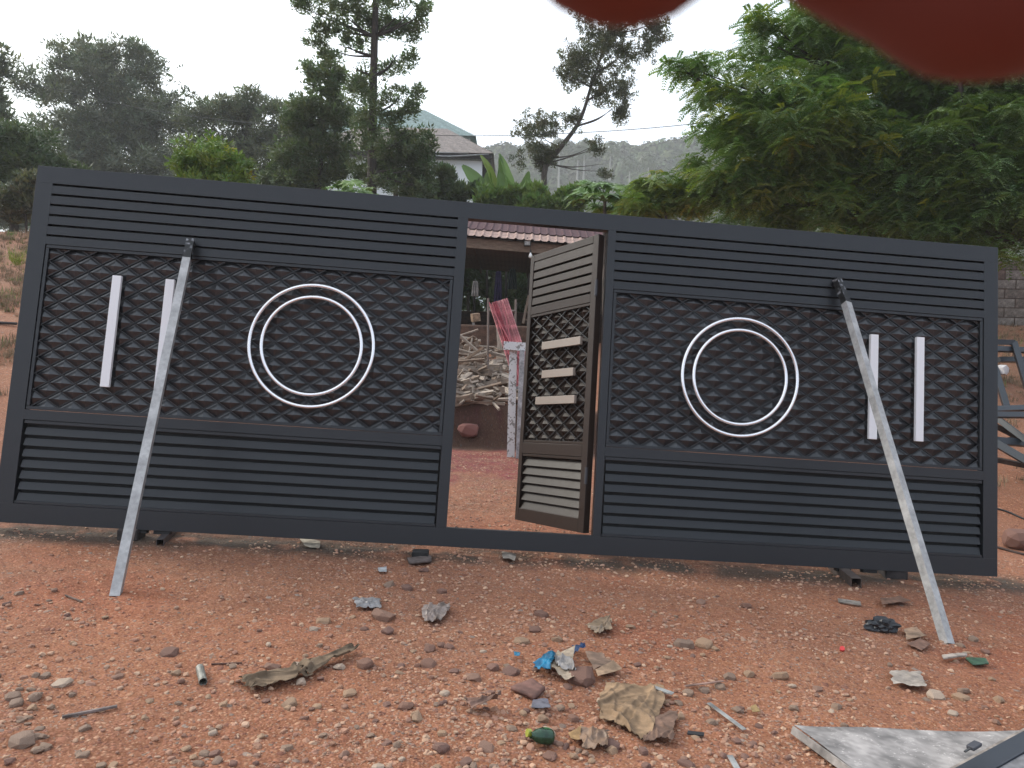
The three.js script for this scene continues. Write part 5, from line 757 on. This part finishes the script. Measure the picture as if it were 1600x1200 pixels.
// ------------------------------------------------------------ sheet metal in the near corner
{
  const sheetTex = tile(512, (u, v) => { const a = 0.45 * fineC(u, v) + 0.3 * fineB(u, v) + 0.25 * soil1(u, v), sc = fineA(u * 0.5, v) > 0.86 && soil2(u, v) > 0.55 ? 0.2 : 0, g = 0.54 + 0.42 * (a - 0.5) + sc; return [g * 1.03, g * 0.99, g * 0.965]; }, true);
  const sm = mat(lin(1, 1, 1), 0.5, { map: sheetTex, metalness: 0.1 });
  const c = spot(1240, 1154), e = spot(1606, 1152), g = new THREE.Group(); g.position.set(c.x, land(c.x, c.z), c.z); const ax = e.clone().sub(c).setY(0).normalize(), az = V(-ax.z, 0, ax.x); if (az.z < 0) az.negate();
  const n = 30, pos = [], uv = [], idx = []; for (const s of [0, 1]) for (let j = 0; j <= n; j++) for (let i = 0; i <= n; i++) { const u = i / n * 1.5, v = j / n * 0.9, sk = 0.20 * v; const x = c.x + ax.x * (u + sk) + az.x * v, z = c.z + ax.z * (u + sk) + az.z * v; pos.push(x - g.position.x, 0.030 + SL * (x - c.x) + 0.012 * N(u * 2.5, v * 3, 4) + 0.010 * Math.exp(-u * 14) - s * 0.0015, z - g.position.z); uv.push(u, v); if (i < n && j < n) { const k = s * (n + 1) * (n + 1) + j * (n + 1) + i; idx.push(k, k + n + 1, k + 1, k + 1, k + n + 1, k + n + 2); } }
  const ge = new THREE.BufferGeometry(); ge.setAttribute('position', new THREE.Float32BufferAttribute(pos, 3)); ge.setAttribute('uv', new THREE.Float32BufferAttribute(uv, 2)); ge.setIndex(idx); ge.computeVertexNormals(); part(g, 'sheet', ge, sm);
  const lp = ax.clone().multiplyScalar(0.2 * 0.9).addScaledVector(az, 0.9), lipA = V(0, 0.036, 0), lipB = lp.clone().add(V(0, 0.036 + SL * lp.x, 0)); const lip = stick(lipA.clone().add(V(-0.006, -0.012, 0)), lipB.clone().add(V(-0.006, -0.012, 0)), 0.008, 0.028, tint(0.42, 0.38, 0.35)); lip.name = 'folded_edge'; g.add(lip);
  top(g, 'steel_sheet', 'scuffed grey steel sheet lying flat on the earth', 'steel sheet');
  // a dark painted panel resting on it
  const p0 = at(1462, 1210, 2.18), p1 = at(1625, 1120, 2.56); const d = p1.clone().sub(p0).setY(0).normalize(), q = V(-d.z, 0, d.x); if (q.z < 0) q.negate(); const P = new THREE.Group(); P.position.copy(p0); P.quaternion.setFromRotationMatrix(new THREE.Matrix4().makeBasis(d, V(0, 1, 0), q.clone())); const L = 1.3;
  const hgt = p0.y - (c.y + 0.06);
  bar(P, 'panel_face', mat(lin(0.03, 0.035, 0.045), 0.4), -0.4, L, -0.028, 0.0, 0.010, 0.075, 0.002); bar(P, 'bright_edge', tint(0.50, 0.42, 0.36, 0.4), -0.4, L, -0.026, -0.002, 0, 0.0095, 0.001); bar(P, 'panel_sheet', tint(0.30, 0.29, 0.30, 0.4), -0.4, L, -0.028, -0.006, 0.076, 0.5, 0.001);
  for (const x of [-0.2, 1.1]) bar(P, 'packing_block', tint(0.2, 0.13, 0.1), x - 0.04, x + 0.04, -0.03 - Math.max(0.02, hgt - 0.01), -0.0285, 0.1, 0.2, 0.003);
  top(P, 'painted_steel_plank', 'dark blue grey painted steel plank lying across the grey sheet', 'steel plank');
  const k = new THREE.Group(), kp = at(1522, 1168, 2.255); k.position.set(kp.x, kp.y, kp.z); k.rotation.y = 0.62; bar(k, 'handle', mat(lin(0.05, 0.05, 0.06), 0.5), -0.028, 0.028, 0, 0.012, -0.012, 0.012, 0.003); bar(k, 'shaft', mat(lin(0.05, 0.05, 0.05), 0.4), -0.065, -0.0285, 0.003, 0.008, -0.003, 0.003, 0.001); top(k, 'scraper', 'small dark scraper with a thin shaft lying on the steel sheet', 'tool');
}
// ------------------------------------------------------------ the photographer's hand, fingertips over the top of the lens
{
  const J = [];                                               // tapered capsules in the camera's own axes (metres)
  const cap = (a, b, ra, rb) => J.push([V(...a), V(...b), ra, rb]);
  const finger = (pts, r) => { for (let i = 0; i + 1 < pts.length; i++) cap(pts[i], pts[i + 1], r[i], r[i + 1]); };
  finger([[0.0445, 0.098, -0.020], [0.031, 0.066, -0.046], [0.0275, 0.0400, -0.054], [0.0340, 0.0318, -0.0505]], [0.0112, 0.011, 0.0108, 0.0104]);      // index
  finger([[0.022, 0.104, -0.020], [0.014, 0.074, -0.048], [0.0095, 0.050, -0.056], [0.0080, 0.0345, -0.0505]], [0.0106, 0.0102, 0.0098, 0.0092]);      // middle
  finger([[0.000, 0.102, -0.018], [-0.010, 0.080, -0.044], [-0.0165, 0.060, -0.052], [-0.0185, 0.048, -0.048]], [0.0102, 0.0096, 0.009, 0.0084]);        // ring
  finger([[-0.020, 0.097, -0.014], [-0.030, 0.080, -0.034], [-0.036, 0.066, -0.040], [-0.039, 0.056, -0.036]], [0.0092, 0.0085, 0.008, 0.0074]);         // little
  finger([[0.050, 0.115, 0.045], [0.074, 0.098, 0.020], [0.082, 0.078, 0.000], [0.080, 0.060, -0.010]], [0.016, 0.013, 0.0115, 0.010]);                  // thumb
  cap([0.044, 0.100, -0.016], [0.034, 0.118, 0.060], 0.013, 0.017); cap([0.022, 0.106, -0.016], [0.020, 0.120, 0.062], 0.013, 0.017); cap([0.000, 0.104, -0.014], [0.008, 0.119, 0.062], 0.0125, 0.016); cap([-0.020, 0.099, -0.010], [-0.002, 0.115, 0.060], 0.0115, 0.015);
  cap([0.017, 0.117, 0.060], [0.020, 0.100, 0.120], 0.025, 0.025);
  const c0 = V(0.02, 0.076, 0.030), half = 0.105, n = 76, mc = new MarchingCubes(n, new THREE.MeshStandardMaterial(), false, false, 200000);
  const ba = V(), pa = V();
  const sdf = (p) => { let s = 1e9; for (const [a, b, ra, rb] of J) { ba.subVectors(b, a); pa.subVectors(p, a); const t = clamp(pa.dot(ba) / ba.lengthSq(), 0, 1), d = pa.addScaledVector(ba, -t).length() - (ra + (rb - ra) * t), h = clamp(0.5 + 0.5 * (s - d) / 0.004, 0, 1); s = lerp(s, d, h) - 0.004 * h * (1 - h); } return s; };
  const P = V(); for (let k = 0; k < n; k++) for (let j = 0; j < n; j++) for (let i = 0; i < n; i++) { P.set((i - n / 2) / (n / 2) * half + c0.x, (j - n / 2) / (n / 2) * half + c0.y, (k - n / 2) / (n / 2) * half + c0.z); mc.field[i + j * n + k * n * n] = -sdf(P); }
  mc.isolation = 0; mc.update();
  const cnt = mc.count, g = new THREE.BufferGeometry(), pp = new Float32Array(cnt * 3), nn = new Float32Array(cnt * 3);
  for (let i = 0; i < cnt; i++) for (let a = 0; a < 3; a++) { pp[i * 3 + a] = mc.positionArray[i * 3 + a] * half + [c0.x, c0.y, c0.z][a]; nn[i * 3 + a] = mc.normalArray[i * 3 + a]; }
  g.setAttribute('position', new THREE.BufferAttribute(pp, 3)); g.setAttribute('normal', new THREE.BufferAttribute(nn, 3));
  const hand = new THREE.Group(); hand.position.copy(camera.position); hand.quaternion.copy(camera.quaternion);
  part(hand, 'hand', g, mat(lin(0.20, 0.066, 0.058), 0.6, { transmission: 0.3, thickness: 0, specularIntensity: 0.3 }));
  top(hand, 'person', 'out of focus reddish fingertips reaching down over the lens, of the person taking the picture', 'person');
}
renderer.render(scene, camera);
